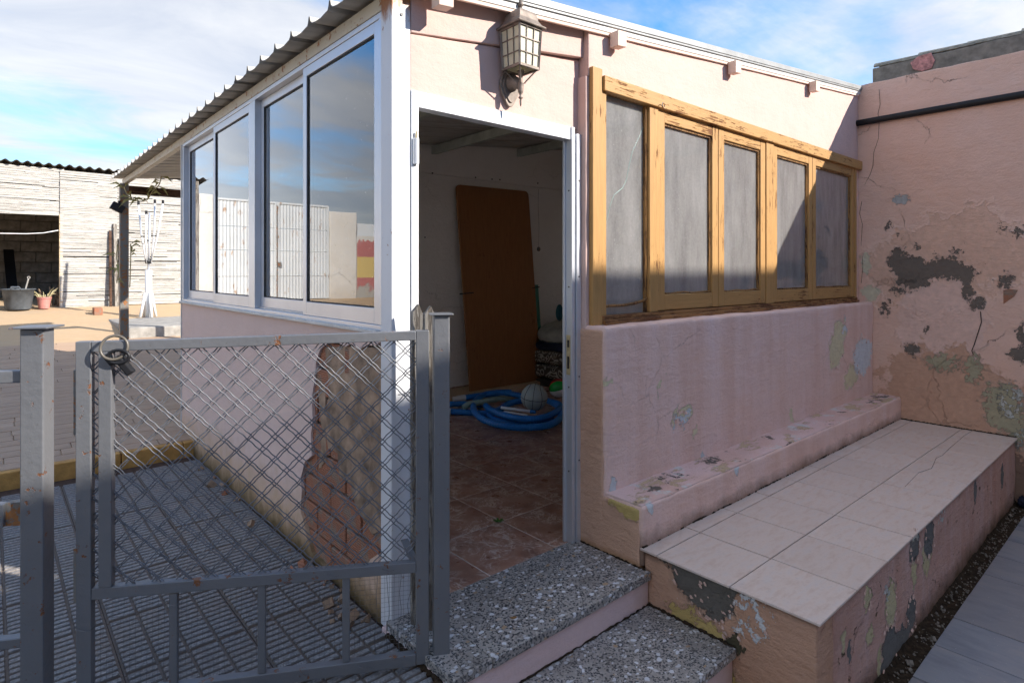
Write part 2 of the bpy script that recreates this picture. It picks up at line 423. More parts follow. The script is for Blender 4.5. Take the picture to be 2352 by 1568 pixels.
def m_metal_white(name, base, rust_z=None, rust_amt=.62, rough=.45, spec=.4):
    g = G(name, rough, 0, spec)
    c = g.mix(g.noise(6, 4), base, tuple(x * .9 for x in base[:3]) + (1,))
    r = g.mr(g.noise(24, 6, .7), rust_amt, rust_amt + .05)
    rc = g.mix(g.noise(60, 3), A(.22, .075, .025), A(.42, .19, .06))
    if rust_z:
        z = g.math('ADD', g.axis('z'), g.math('MULTIPLY', g.math('SUBTRACT', g.noise(22, 5, .7, vec=g.map(scale=(1, 1, .3))), .5), .25))
        r = g.math('MAXIMUM', r, g.mr(z, rust_z, rust_z + .05))
    c = g.mix(r, c, rc)
    g.col(c); g.nrm(g.bump(g.math('ADD', g.math('MULTIPLY', g.noise(35, 4), .6), g.math('MULTIPLY', r, -.5)), .0015))
    return g.m
M_postw = m_metal_white('white_painted_steel', A(.72, .73, .75), rust_z=2.30, rust_amt=.655)
M_framew = m_metal_white('white_door_frame_paint', A(.76, .77, .78), rust_amt=.74, rough=.4)
M_beam = m_metal_white('cream_rusty_steel', A(.55, .50, .40), rust_amt=.58)
M_rustpost = m_metal_white('rusty_grey_steel', A(.20, .19, .17), rust_amt=.52)
M_alu = simple('anodised_aluminium', A(.62, .64, .68), .38, .55, var=.06, scale=4)
M_alud = simple('dull_aluminium_track', A(.50, .51, .52), .5, .5, var=.15, scale=20)
M_rubber = simple('black_rubber_seal', A(.02, .02, .02), .6)
M_brass = simple('worn_brass', A(.55, .46, .28), .4, .6, var=.25, scale=40)
def m_gate():
    g = G('grey_gate_paint', .42, .35, .5)
    c = g.mix(g.noise(5, 5), A(.155, .16, .172), A(.225, .23, .24))
    r = g.mr(g.noise(16, 6, .72), .615, .64)
    c = g.mix(r, c, g.mix(g.noise(70, 3), A(.14, .055, .025), A(.33, .14, .06)))
    d = g.mr(g.noise(40, 5, .7), .66, .70); c = g.mix(g.math('MULTIPLY', d, .7), c, A(.13, .12, .10))
    g.col(c); g.nrm(g.bump(g.math('ADD', g.noise(45, 4), g.math('MULTIPLY', r, -1)), .0016)); return g.m
M_gate = m_gate()
M_wire = simple('grey_painted_wire', A(.16, .165, .18), .5, .3, var=.3, scale=30)
M_thinwire = simple('thin_galvanised_wire', A(.16, .16, .16), .5, .6)
def m_sheet():
    g = G('aged_roof_sheet', .62, .15, .4)
    c = g.ramp(g.noise(3, 6, .65, vec=g.map(scale=(.6, 4, 1))), (.3, A(.34, .32, .285)), (.55, A(.48, .46, .42)), (.75, A(.58, .56, .52)))
    g.col(c); g.nrm(g.bump(g.noise(30, 5), .001)); return g.m
M_sheet = m_sheet()
M_trim = simple('pale_roof_flashing', A(.30, .305, .30), .5, .2, var=.18, scale=7)
M_trimw = simple('white_roof_flashing', A(.60, .585, .55), .55, 0, var=.12, scale=9)
M_joist = simple('painted_pale_green_timber', A(.44, .47, .42), .7, var=.2, scale=9, bump=.001)
M_joistp = simple('pink_painted_joist_end', A(.74, .56, .46), .8, var=.1, bump=.001)

def m_wood(name, paint, bare, wear, stretch=(1, 14, 14), rough=.55):
    g = G(name, rough, 0, .35)
    gr = g.noise(6, 6, .65, vec=g.map(scale=stretch)); f = g.noise(30, 5, .7, vec=g.map(scale=tuple(x * .6 for x in stretch)))
    c = g.mix(g.mr(gr, .35, .7), paint, tuple(x * .78 for x in paint[:3]) + (1,))
    bc = g.mix(g.mr(f, .35, .65), bare, tuple(x * .4 for x in bare[:3]) + (1,))
    w = g.mr(g.math('ADD', g.math('MULTIPLY', g.noise(3, 5, .7), .38), g.math('MULTIPLY', g.noise(14, 6, .72, vec=g.map(scale=tuple(x * .5 for x in stretch))), .62)), wear, wear + .03)
    c = g.mix(w, c, bc)
    g.col(c); g.nrm(g.bump(g.math('ADD', g.math('MULTIPLY', f, .7), g.math('MULTIPLY', w, -.8)), .0018)); g.rgh(g.mr(w, 0, 1, rough, .85))
    return g.m
OCH = A(.48, .265, .09)
M_woodh = m_wood('ochre_paint_on_rails', OCH, A(.26, .11, .04), .55)
M_wooduv = m_wood('ochre_paint_on_stiles', OCH, A(.22, .09, .035), .575, (14, 14, 1))
M_sill = m_wood('worn_brown_sill', A(.36, .17, .055), A(.22, .09, .035), .50)
M_greywood = m_wood('weathered_grey_wood', A(.34, .31, .27), A(.20, .17, .14), .5, (14, 14, 1), .9)
M_bead = m_wood('worn_glazing_bead', A(.34, .17, .05), A(.16, .075, .03), .5, (14, 14, 1))
M_board = m_wood('brown_plywood', A(.33, .135, .048), A(.20, .07, .022), .60, (9, 9, .8), .5)
M_fascia = m_wood('dark_brown_beam', A(.10, .045, .022), A(.05, .025, .014), .5)

def m_glass(name, tint, dust=0.0, dustcol=A(.45, .45, .44), rough=0.0, ior=1.5, boost=1.0):
    g = G(name); nt = g.nt; nt.nodes.remove(g.b)
    tr = g.n('ShaderNodeBsdfTransparent'); tr.inputs[0].default_value = tint
    gl = g.n('ShaderNodeBsdfGlossy'); gl.inputs['Roughness'].default_value = rough; gl.inputs[0].default_value = A(1, 1, 1)
    fr = g.n('ShaderNodeFresnel'); fr.inputs[0].default_value = ior
    f = g.math('MULTIPLY', fr.outputs[0], boost, True)
    under = tr.outputs[0]
    if dust:
        df = g.n('ShaderNodeBsdfDiffuse'); df.inputs[0].default_value = dustcol
        tl = g.n('ShaderNodeBsdfTranslucent'); tl.inputs[0].default_value = dustcol
        mm = g.n('ShaderNodeMixShader'); mm.inputs[0].default_value = .62; g.l(df.outputs[0], mm.inputs[1]); g.l(tl.outputs[0], mm.inputs[2])
        dn = g.math('ADD', g.math('MULTIPLY', g.noise(9, 6, .7, vec=g.map(scale=(1, 1, .25))), .7), g.math('MULTIPLY', g.noise(60, 4, .8), .3))
        dm = g.mr(dn, .25, .75, dust * .55, min(1, dust * 1.35))
        spk = g.mr(g.noise(85, 2, .5), .70, .74); dm = g.math('MAXIMUM', dm, g.math('MULTIPLY', spk, .75))
        m2 = g.n('ShaderNodeMixShader'); g.l(dm, m2.inputs[0]); g.l(under, m2.inputs[1]); g.l(mm.outputs[0], m2.inputs[2]); under = m2.outputs[0]
    ms = g.n('ShaderNodeMixShader'); g.l(f, ms.inputs[0]); g.l(under, ms.inputs[1]); g.l(gl.outputs[0], ms.inputs[2])
    g.l(ms.outputs[0], g.out.inputs[0]); return g.m
M_glass = m_glass('clean_window_glass', A(.98, .99, .99), dust=.045, dustcol=A(.8, .8, .78), boost=2.4)
M_dusty = m_glass('dusty_window_glass', A(.97, .97, .97), dust=.52, dustcol=A(.93, .91, .88), boost=1.6)
M_lampglass = None
def m_lampglass():
    g = G('frosted_cream_glass', .35, 0, .5); g.col(g.mix(g.noise(9, 3), A(.70, .68, .50), A(.78, .77, .62)))
    g.b.inputs['Transmission Weight'].default_value = .25; g.b.inputs['Subsurface Weight'].default_value = .0
    wv = g.n('ShaderNodeTexWave'); wv.bands_direction = 'DIAGONAL'; wv.inputs['Scale'].default_value = 55; g.l(g.tc(), wv.inputs[0])
    g.nrm(g.bump(wv.outputs[1], .0006)); return g.m
M_lampglass = m_lampglass()
M_bronze = simple('weathered_bronze_metal', A(.22, .18, .15), .6, .3, var=.45, scale=18, bump=.0006)

def m_terrazzo():
    g = G('terrazzo', .38, 0, .5)
    q = g.vm('ADD', g.tc(), g.vm('MULTIPLY', g.noise(30, 3, out=1), (.02, .02, .0)))
    c = g.mix(g.noise(60, 4), A(.27, .25, .23), A(.36, .335, .31))
    v1 = g.n('ShaderNodeTexVoronoi'); g.l(q, v1.inputs['Vector']); v1.inputs['Scale'].default_value = 135
    k1 = g.n('ShaderNodeSeparateColor'); g.l(v1.outputs['Color'], k1.inputs[0])
    cc = g.ramp(k1.outputs[0], (.0, A(.025, .028, .033)), (.55, A(.07, .073, .082)), (.56, A(.34, .31, .275)), (.78, A(.40, .37, .335)), (.79, A(.14, .142, .15)), (1, A(.48, .46, .43)))
    c = g.mix(g.math('MULTIPLY', g.mr(v1.outputs['Distance'], .60, .52), g.mr(k1.outputs[1], .12, .16)), c, cc)
    q2 = g.vm('ADD', g.map(scale=(1, 1.25, 1)), g.vm('MULTIPLY', g.noise(26, 2, out=1), (.03, .03, 0)))
    v2 = g.n('ShaderNodeTexVoronoi'); g.l(q2, v2.inputs['Vector']); v2.inputs['Scale'].default_value = 46
    k2 = g.n('ShaderNodeSeparateColor'); g.l(v2.outputs['Color'], k2.inputs[0])
    lim = g.math('MULTIPLY', g.math('ADD', k2.outputs[2], .55), .36)
    big = g.math('MULTIPLY', g.mr(g.math('SUBTRACT', v2.outputs['Distance'], lim), .02, -.02), g.mr(k2.outputs[0], .62, .65))
    c = g.mix(big, c, g.ramp(k2.outputs[1], (0, A(.66, .67, .69)), (.85, A(.56, .57, .59)), (.9, A(.38, .25, .14)), (1, A(.40, .29, .18))))
    dirt = g.mr(g.noise(6, 5), .5, .75, 0, .5); c = g.mix(dirt, c, A(.12, .105, .09))
    g.col(c); g.rgh(g.mr(g.noise(20, 4), .3, .7, .28, .55)); g.nrm(g.bump(g.noise(120, 3), .0004)); return g.m
M_terr = m_terrazzo()
def m_marble():
    g = G('brown_veined_tile', .22, 0, .5)
    off = g.n('ShaderNodeCombineXYZ'); rr = g.rnd(); g.l(g.math('MULTIPLY', rr, 37), off.inputs[0]); g.l(g.math('MULTIPLY', rr, 91), off.inputs[1])
    q = g.vm('ADD', g.tc(), off.outputs[0])
    n = g.noise(5, 7, .62, vec=q, dist=.6); n2 = g.noise(9, 7, .6, vec=q, dist=1.2)
    c = g.ramp(n, (.3, A(.15, .056, .036)), (.5, A(.29, .125, .08)), (.7, A(.42, .225, .15)))
    ve = g.mr(g.math('ABSOLUTE', g.math('SUBTRACT', n2, .5)), .030, .008)
    ve2 = g.mr(g.math('ABSOLUTE', g.math('SUBTRACT', g.noise(16, 6, .65, vec=q, dist=1.5), .5)), .030, .009)
    m = g.math('MULTIPLY', g.math('MAXIMUM', ve, g.math('MULTIPLY', ve2, .6)), g.mr(g.noise(7, 4, vec=q), .40, .58))
    c = g.mix(g.math('MULTIPLY', m, .85), c, A(.70, .58, .50))
    dusty = g.mr(g.noise(4, 5), .35, .75, .08, .38); c = g.mix(dusty, c, A(.48, .35, .26))
    g.col(c); g.rgh(g.mr(g.noise(12, 5), .3, .7, .22, .55)); return g.m
M_marble = m_marble()
M_groutw = simple('pale_grout', A(.52, .46, .40), .9, var=.3)
def m_bench_tile():
    g = G('beige_bench_tile', .42, 0, .4)
    off = g.n('ShaderNodeCombineXYZ'); rr = g.rnd(); g.l(g.math('MULTIPLY', rr, 41), off.inputs[0]); g.l(g.math('MULTIPLY', rr, 67), off.inputs[1])
    q = g.vm('ADD', g.tc(), off.outputs[0])
    st = g.noise(9, 7, .65, vec=g.map(scale=(1, 3.4, 1), vec=q))
    c = g.ramp(st, (.32, A(.58, .44, .36)), (.5, A(.66, .545, .47)), (.68, A(.62, .545, .50)))
    c = g.mix(g.mr(g.noise(70, 4), .5, .75, 0, .25), c, A(.42, .33, .28))
    c = g.mix(g.mr(rr, 0, 1, 0, .3), c, A(.52, .42, .36)); c = g.mix(g.mr(g.noise(2.2, 6, .7), .5, .72, 0, .35), c, A(.40, .31, .25))
    g.col(c); g.rgh(g.mr(g.noise(5, 5), .3, .7, .33, .6)); g.nrm(g.bump(g.noise(90, 3), .0003)); return g.m
M_btile = m_bench_tile()
M_grout = simple('dark_grout', A(.07, .045, .035), .95, var=.4, scale=30)
def m_slate():
    g = G('blue_grey_slate_tile', .5, 0, .45)
    off = g.n('ShaderNodeCombineXYZ'); rr = g.rnd(); g.l(g.math('MULTIPLY', rr, 31), off.inputs[0]); g.l(g.math('MULTIPLY', rr, 77), off.inputs[1])
    q = g.vm('ADD', g.tc(), off.outputs[0])
    n = g.noise(4, 7, .65, vec=g.map(scale=(2.2, .8, 1), vec=q))
    c = g.ramp(n, (.3, A(.19, .205, .235)), (.5, A(.27, .28, .305)), (.72, A(.33, .31, .31)))
    c = g.mix(g.mr(rr, .2, 1, 0, .5), c, A(.22, .195, .185))
    c = g.mix(g.mr(g.noise(75, 2), .70, .73, 0, .8), c, A(.55, .55, .53))
    g.col(c); g.nrm(g.bump(g.noise(14, 7, .7, vec=g.map(scale=(2, .8, 1), vec=q)), .003)); return g.m
M_slate = m_slate()
def m_soil():
    g = G('dark_gritty_soil', .95, 0, .1); n = g.noise(40, 6, .7)
    g.col(g.ramp(n, (.3, A(.018, .013, .009)), (.55, A(.05, .034, .022)), (.72, A(.10, .075, .05)))); g.nrm(g.bump(n, .012)); return g.m
M_soil = m_soil()
M_pebble = simple('pale_grit', A(.20, .17, .14), .9, var=.5, scale=60)
def m_ribbed():
    g = G('ribbed_grit_tile', .8, 0, .3)
    v1 = g.n('ShaderNodeTexVoronoi'); g.l(g.tc(), v1.inputs['Vector']); v1.inputs['Scale'].default_value = 150
    k = g.n('ShaderNodeSeparateColor'); g.l(v1.outputs['Color'], k.inputs[0])
    c = g.ramp(k.outputs[0], (0, A(.17, .168, .17)), (.4, A(.225, .22, .22)), (.75, A(.275, .27, .265)), (1, A(.34, .335, .33)))
    # the grooves hold brown dust
    low = g.mr(g.axis('z'), -.0025, -.0055); c = g.mix(low, c, A(.17, .135, .11))
    c = g.mix(g.mr(g.noise(3, 5), .42, .72, 0, .6), c, A(.23, .18, .145))
    c = g.mix(g.mr(g.rnd(), 0, 1, 0, .2), c, A(.16, .15, .145))
    g.col(c); g.nrm(g.bump(g.noise(160, 3), .0003)); return g.m
M_rib = m_ribbed()
def m_plank(name, a, b):
    g = G(name, .75, 0, .3)
    off = g.n('ShaderNodeCombineXYZ'); rr = g.rnd(); g.l(g.math('MULTIPLY', rr, 51), off.inputs[0]); g.l(g.math('MULTIPLY', rr, 23), off.inputs[1])
    q = g.map(scale=(1, 8, 1), vec=g.vm('ADD', g.tc(), off.outputs[0]))
    n = g.noise(5, 7, .65, vec=q, dist=.4)
    c = g.mix(g.mr(n, .35, .65), a, b); c = g.mix(g.mr(rr, 0, 1, 0, .35), c, tuple(x * .75 for x in b[:3]) + (1,))
    c = g.mix(g.mr(g.noise(1.3, 4), .45, .7, 0, .3), c, A(.40, .33, .25))
    g.col(c); g.nrm(g.bump(n, .004)); return g.m
M_plank = m_plank('wood_grain_paver', A(.50, .355, .25), A(.42, .285, .19))
M_yard = m_plank('ochre_yard_surface', A(.56, .40, .245), A(.50, .345, .20))
M_kerb = simple('ochre_kerb_block', A(.50, .27, .075), .8, var=.3, scale=10, bump=.003)
M_block = simple('grey_concrete_block', A(.26, .235, .20), .95, var=.35, scale=9, bump=.004)
M_mortar = simple('grey_mortar', A(.15, .14, .12), .95, var=.3)
M_earth = simple('pale_dry_earth', A(.34, .26, .18), .95, var=.2, scale=.6)
def m_brick():
    g = G('red_hollow_brick', .9, 0, .2)
    wv = g.n('ShaderNodeTexWave'); wv.wave_type = 'BANDS'; wv.bands_direction = 'Z'; wv.inputs['Scale'].default_value = 32; wv.inputs['Distortion'].default_value = .5
    g.l(g.tc(), wv.inputs[0])
    c = g.mix(g.noise(8, 5), A(.36, .15, .085), A(.44, .205, .125)); c = g.mix(g.mr(g.rnd(), 0, 1, 0, .4), c, A(.28, .12, .075))
    c = g.mix(g.mr(g.noise(12, 6, .7), .50, .60, 0, .8), c, A(.27, .22, .17))
    g.col(c); g.nrm(g.bump(g.math('ADD', wv.outputs[1], g.noise(40, 4)), .003)); return g.m
M_brick = m_brick()
def m_reed():
    g = G('bleached_reed', .85, 0, .2)
    n = g.noise(3, 6, .7, vec=g.map(scale=(2.5, 1, 45)))
    c = g.ramp(n, (.30, A(.20, .175, .14)), (.42, A(.42, .395, .35)), (.58, A(.54, .52, .48)), (.8, A(.62, .61, .58)))
    g.col(c); return g.m
M_reed = m_reed()
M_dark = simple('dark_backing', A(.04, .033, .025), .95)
M_tileedge = simple('lichen_grey_tile', A(.25, .235, .19), .95, var=.5, scale=20, bump=.004)
M_hose = simple('blue_pool_hose', A(.012, .17, .50), .42, 0, var=.2, scale=3)
M_hoseend = simple('white_hose_cuff', A(.70, .70, .68), .5, var=.08)
M_ghose = simple('pale_green_ribbed_hose', A(.27, .38, .34), .4, var=.2)
M_white = simple('white_plastic', A(.76, .76, .75), .4, var=.06)
M_black = simple('black_plastic', A(.014, .014, .016), .45, var=.3)
M_blackpipe = simple('black_rubber_pipe', A(.011, .011, .012), .6, var=.3)
def m_ball():
    g = G('worn_ball_skin', .5, 0, .4); n = g.noise(14, 5, .6)
    g.col(g.ramp(n, (.35, A(.45, .47, .41)), (.55, A(.36, .42, .42)), (.7, A(.52, .47, .38)))); g.nrm(g.bump(g.noise(180, 2), .0006)); return g.m
M_ball = m_ball()
M_green = simple('shiny_green_vinyl', A(.01, .30, .04), .25, var=.05); M_red = simple('shiny_red_vinyl', A(.40, .05, .04), .25, var=.05); M_vwhite = simple('shiny_white_vinyl', A(.74, .74, .72), .25, var=.05)
def m_gsheet():
    g = G('green_plastic_sheet', .3, 0, .5); g.col(A(.05, .30, .22)); g.b.inputs['Transmission Weight'].default_value = .35; g.b.inputs['Alpha'].default_value = .8; return g.m
M_gsheet = m_gsheet()
def m_pattern():
    g = G('scroll_pattern_fabric', .9, 0, .1)
    v = g.vor(14, 'SMOOTH_F1'); w = g.math('SINE', g.math('MULTIPLY', g.math('ADD', v, g.math('MULTIPLY', g.noise(9, 3), .5)), 26))
    g.col(g.mix(g.mr(w, .2, .6), A(.10, .075, .055), A(.42, .37, .30))); return g.m
M_pattern = m_pattern()
M_navy = simple('dark_navy_cloth', A(.012, .016, .035), .9, var=.4, bump=.004, bscale=20); M_cush = simple('grey_beige_cloth', A(.36, .35, .30), .85, var=.2, bump=.003, bscale=25)
M_bluecloth = simple('bright_blue_cloth', A(.03, .16, .42), .7, var=.3); M_teal = simple('dull_teal_plastic', A(.03, .13, .17), .4, var=.2)
M_bucket = simple('dusty_black_rubber', A(.075, .085, .095), .7, var=.5, scale=6); M_pot = simple('pink_plastic_pot', A(.46, .19, .16), .6, var=.2)
M_dry = simple('dry_straw_leaf', A(.42, .36, .20), .85, var=.4, scale=30); M_log = simple('dry_root', A(.20, .14, .09), .95, var=.5)
M_leaf = simple('dry_olive_leaf', A(.36, .34, .14), .8, var=.4, scale=20)
M_gatew = None
def m_bigate():
    g = G('white_gate_sheet', .6, 0, .3)
    c = g.mix(g.mr(g.noise(2, 5), .35, .7), A(.66, .68, .68), A(.58, .60, .60))
    r = g.math('MULTIPLY', g.mr(g.noise(8, 6, .7, vec=g.map(scale=(1, 1, .4))), .60, .66), .8); c = g.mix(r, c, A(.36, .20, .09))
    g.col(c); return g.m
M_gatew = m_bigate()
M_whitewall = plaster('white_yard_plaster', A(.72, .69, .63), A(.68, .64, .57), 'xz', [], crack=.6, damp=[('z', .75, 1.1, A(.52, .46, .38), .6)])
M_nhouse = plaster('cream_house_render', A(.78, .69, .60), A(.74, .65, .56), 'xz', [], crack=.2)

# ------------------------------------------------------------------ the setting
mb = MB(); mb.box(-300, 300, -300, 300, -.60, -.47)
gr = struct(mb.build('ground', M_earth))

# slate paving right of the soil strip
ZS = -.40
sl = struct(MB().box(-2.2, 5.775, -4.2, .792, -.44, ZS - .012).build('slate_paving', M_grout))
base = MB().box(0, .322, 0, .496, -.011, .0).mesh('paver')
for i in range(24):
    x = 2.635 + (i - 13) * .329
    for j in range(5):
        y = .795 - .503 * (j + 1) 
        if x + .322 > 5.77: continue
        t = put('paver', base, M_slate, sl, (x, y, ZS + random.uniform(-.0012, .0012)), (random.uniform(-.003, .003), random.uniform(-.003, .003), 0)); bevel(t, .002)
mb = MB(); nx, ny = 300, 8
for i in range(nx + 1):
    for j in range(ny + 1):
        x = 1.2 + 4.6 * i / nx; y = .785 + .10 * j / ny
        mb.v.append((x, y, ZS - .006 + .011 * mn.noise(Vector((x * 9, y * 9, 0))) + .006 * mn.noise(Vector((x * 40, y * 40, 3))) + (.016 if j >= ny - 1 else 0)))
for i in range(nx):
    for j in range(ny):
        a = i * (ny + 1) + j; mb.f.append((a, a + ny + 1, a + ny + 2, a + 1))
soil = struct(mb.build('soil_strip', M_soil, smooth=True))
mb = MB()
for k in range(520):
    x = random.uniform(2.2, 5.7); y = random.uniform(.79, .87); r = random.choice((.002, .003, .003, .004, .006)) * random.uniform(.7, 1.2)
    if random.random() < .012: r = .013
    z = ZS - .002 + random.uniform(-.004, .004) 
    ax = [Vector((random.uniform(-1, 1), random.uniform(-1, 1), random.uniform(-1, 1))).normalized()]; ax.append(ax[0].orthogonal().normalized()); ax.append(ax[0].cross(ax[1]))
    mb.obox((x, y, z), ax, (r, r * .8, r * .6))
g_ = stuff(mb.build('grit', M_pebble)); tag(g_, 'pale grit and flakes lying in the soil strip along the bench', 'grit')

# ribbed paving on the left, behind the gate
ZG = -.05
rp = struct(MB().box(-3.2, 1.16, 1.60, 4.96, -.46, ZG - .013).build('ribbed_paving', M_grout))
tm = MB(); tm.box(0, .398, 0, .398, -.0145, -.010)
for i in range(4):
    for j in range(11):
        x0 = .005 + i * .0985; y0 = .004 + j * .0356
        tm.v += []; a, b, c, d = x0, x0 + .0905, y0, y0 + .0272
        k = len(tm.v); e = .003
        tm.v += [(a, c, -.0101), (b, c, -.0101), (b, d, -.0101), (a, d, -.0101), (a + e, c + e, 0), (b - e, c + e, 0), (b - e, d - e, 0), (a + e, d - e, 0)]
        tm.f += [(k, k + 1, k + 5, k + 4), (k + 1, k + 2, k + 6, k + 5), (k + 2, k + 3, k + 7, k + 6), (k + 3, k, k + 4, k + 7), (k + 4, k + 5, k + 6, k + 7)]
tmesh = tm.mesh('ribbed_tile')
for i in range(8):
    for j in range(9):
        x = 1.148 - .402 * (i + 1); y = 1.605 + .402 * j
        if y + .40 > 4.96: continue
        put('ribbed_tile', tmesh, M_rib, rp, (x, y, ZG + random.uniform(-.0015, .0015)), (random.uniform(-.004, .004), random.uniform(-.004, .004), 0))

# stamped patio rising to the back, with its kerb
PS = .0802
def pz(y): return .05 + PS * (y - 5.0)
mb = MB()
for y in (5.03, 14.9): mb.v += [(-14, y, pz(y) - .012), (9, y, pz(y) - .012), (-14, y, -.6), (9, y, -.6)]
mb.f = [(0, 1, 5, 4), (0, 2, 3, 1), (4, 5, 7, 6), (0, 4, 6, 2), (1, 3, 7, 5), (2, 6, 7, 3)]
pat = struct(mb.build('patio_paving', M_yard))
an = math.atan(PS); cp = [MB().box(0, l, 0, .118, -.014, 0).mesh('plank_paver') for l in (.30, .45, .60, .75)]
cnt = 0; y = 5.03
while y < 9.55 and cnt < 296:
    x = -.75 + random.uniform(-.4, 0)
    xr = 1.9 if y < 9.5 else 1.3
    while x < xr:
        k = random.randrange(4); l = (.30, .45, .60, .75)[k]
        t = put('plank_paver', cp[k], M_plank, pat, (x, y, pz(y) + random.uniform(-.001, .001)), (an, 0, 0)); bevel(t, .003); cnt += 1
        x += l + .005
    y += .1235
kerb = MB().box(0, .385, 0, .07, -.13, 0).mesh('kerb_block')
for i in range(9):
    o = put('kerb_block', kerb, M_kerb, pat, (-2.05 + i * .392, 4.962, .05 + random.uniform(-.002, .002))); bevel(o, .006)
# concrete platform in front of the shed, right of the ramp
plat = struct(rough_box('concrete_platform', M_conc, None, 1.42, 6.0, 9.62, 13.2, .2, .565, .25, .03, .012, 2))

# terrazzo steps to the door
st = thing('terrazzo_steps', 'two grey terrazzo steps with pink risers at the open doorway', 'steps', (1.66, 1.4, -.40))
xj = 1.294
M1 = MB().box(1.128, xj - .001, 1.578, 2.016, -.035, 0).build('upper_tread', M_terr, st, bev=.003)
M1 = MB().box(xj + .001, 2.192, 1.574, 2.016, -.035, .0008).build('upper_tread', M_terr, st, bev=.003)
rough_box('upper_riser', M_riser, st, 1.128, 2.195, 1.592, 2.05, -.40, -.0355, .05, .006, .0025, 8)
MB().box(1.0, 2.196, 1.176, 1.591, -.185, -.150).build('lower_tread', M_terr, st, bev=.003)
rough_box('lower_riser', M_riser, st, 1.005, 2.196, 1.192, 1.60, -.405, -.1855, .05, .008, .004, 8)

# ------------------------------------------------------------------ the house
XL, YF = 1.15, 2.005
def zr(x): return 2.403 + .1058 * (x - 1.06)           # underside of the roof sheets
H = thing('porch_house', 'pale pink lean-to porch with corrugated roof, open doorway and big windows', 'house', (3.4, 3.6, -.05))
# front wall over the door, its seams following the roof
def slope_wall(name, mat, x0, x1, y0, y1, z0, f, seg=.06, amp=.003, par=H, f0=None, lean=0):
    zt = max(f(x0), f(x1))
    def ex(v):
        t = (v.co.z - z0) / (zt - z0); b = f0(v.co.x) if f0 else z0
        v.co.z = b + t * (f(v.co.x) - b)
        if lean and v.co.y < (y0 + y1) / 2: v.co.y -= lean * min(1, max(0, (v.co.x - x0 - .1) / (x1 - x0 - .1)))
    return rough_box(name, mat, par, x0, x1, y0, y1, z0, zt, seg, .006, amp, 4, extra=ex)
def seam(x): return 2.257 + .13 * (x - 1.25)
slope_wall('door_head_wall', M_front, 1.232, 2.205, 2.012, 2.14, 2.031, lambda x: seam(x) - .003)
slope_wall('door_head_board', M_front, 1.232, 2.205, 2.006, 2.14, 2.30, lambda x: zr(x) + .006, .03, .002, H, lambda x: seam(x) + .001, .022)
o = slope_wall('front_wall_upper', M_front, 2.206, XW, 1.952, 2.10, 2.285, lambda x: zr(x) + .006)
rough_box('front_wall_pier', M_low, H, 5.69, XW, 1.952, 2.10, 1.05, 2.284, .05, .006, .003)
rough_box('front_wall_lower', M_low, H, 2.192, XW, 1.832, 2.10, .24, 1.062, .035, .022, .006, 4)
rough_box('ledge', M_low, H, 2.196, XW, 1.622, 1.86, .0, .268, .035, .014, .006, 6)
rough_box('ledge_top', M_ledge, H, 2.199, XW, 1.630, 1.85, .262, .2745, .035, .004, .004, 7)
rough_box('wall_end', M_end, H, 2.184, 2.30, 1.846, 2.0, -.03, 1.045, .035, .012, .004, 7)
rough_box('wall_end_foot', M_end, H, 2.186, 2.30, 1.636, 1.87, -.03, .255, .035, .01, .006, 7)
rough_box('room_back_wall', M_room, H, 2.55, XW, 5.31, 5.45, -.02, 2.37, .12, .01, .005, 3)
rough_box('room_back_wall', M_room, H, 1.2, 1.42, 5.31, 5.45, -.02, 2.37, .12, .01, .005, 3)
rough_box('added_door_lintel', M_room, H, 1.421, 2.549, 5.311, 5.45, 2.06, 2.37, .12, .01, .005, 3)  # unseen back doorway added under this lintel to let light into the room
slope_wall('room_back_gable', M_room, 1.2, XW, 5.312, 5.45, 2.371, lambda x: max(zr(x) + .014, 2.385), .12)
MB().box(5.66, 5.775, 2.101, 5.30, -.02, 2.93).build('room_side_wall', M_room, H)
MB().box(2.56, 5.66, 5.298, 5.309, .0, .075).build('skirting', M_marble, H)
# thin sheet floor under tiles
MB().box(1.235, 5.70, 2.018, 5.31, -.30, -.0016).build('floor_bed', M_groutw, H)
ft = MB().box(0, .3995, 0, .3995, -.009, 0).mesh('floor_tile')
for i in range(-1, 11):
    for j in range(9):
        x = 1.642 + .405 * i; y = 2.018 + .405 * j
        if x + .40 > 5.72 or y > 5.25: continue
        t = put('floor_tile', ft, M_marble, H, (x, y, random.uniform(-.0008, .0004))); bevel(t, .0015, 1)
        if y + .4 > 5.305: t.scale.y = (5.305 - y) / .402
# left wall: brick core, plaster skin with the big broken patch
pp = lambda u, v: PX(u, v, XL)
core = MB().box(1.182, 1.29, 2.092, 5.325, -.06, 1.085).build('left_wall_core', M_mortar, H)
edge = [(868, 1272), (850, 1284), (828, 1330), (806, 1318), (780, 1318), (742, 1296), (716, 1268), (700, 1210), (690, 1172), (693, 1128), (690, 1100), (700, 1060), (716, 1046), (714, 1004),
        (718, 960), (716, 915), (722, 872), (726, 830), (735, 803), (752, 788), (775, 786), (792, 796), (806, 790), (824, 804), (842, 792), (862, 794), (878, 782)]
ed = []
for k in range(len(edge) - 1):
    a = pp(*edge[k]); b = pp(*edge[k + 1])
    for q in range(4):
        t = q / 4; jy = .006 * mn.noise(Vector((k * 3.1 + q, 0, 0))); jz = .006 * mn.noise(Vector((0, k * 2.3 + q, 5)))
        ed.append((a.y + (b.y - a.y) * t + (jy if q else 0), a.z + (b.z - a.z) * t + (jz if q else 0)))
poly = [(5.325, 1.085), (5.325, -.06), (2.094, -.06), (2.094, .17)] + ed + [(2.094, .99), (2.094, 1.085)]
mb = MB(); mb.prism(poly, lambda p, q, d: (d, p, q), 1.15, 1.178)
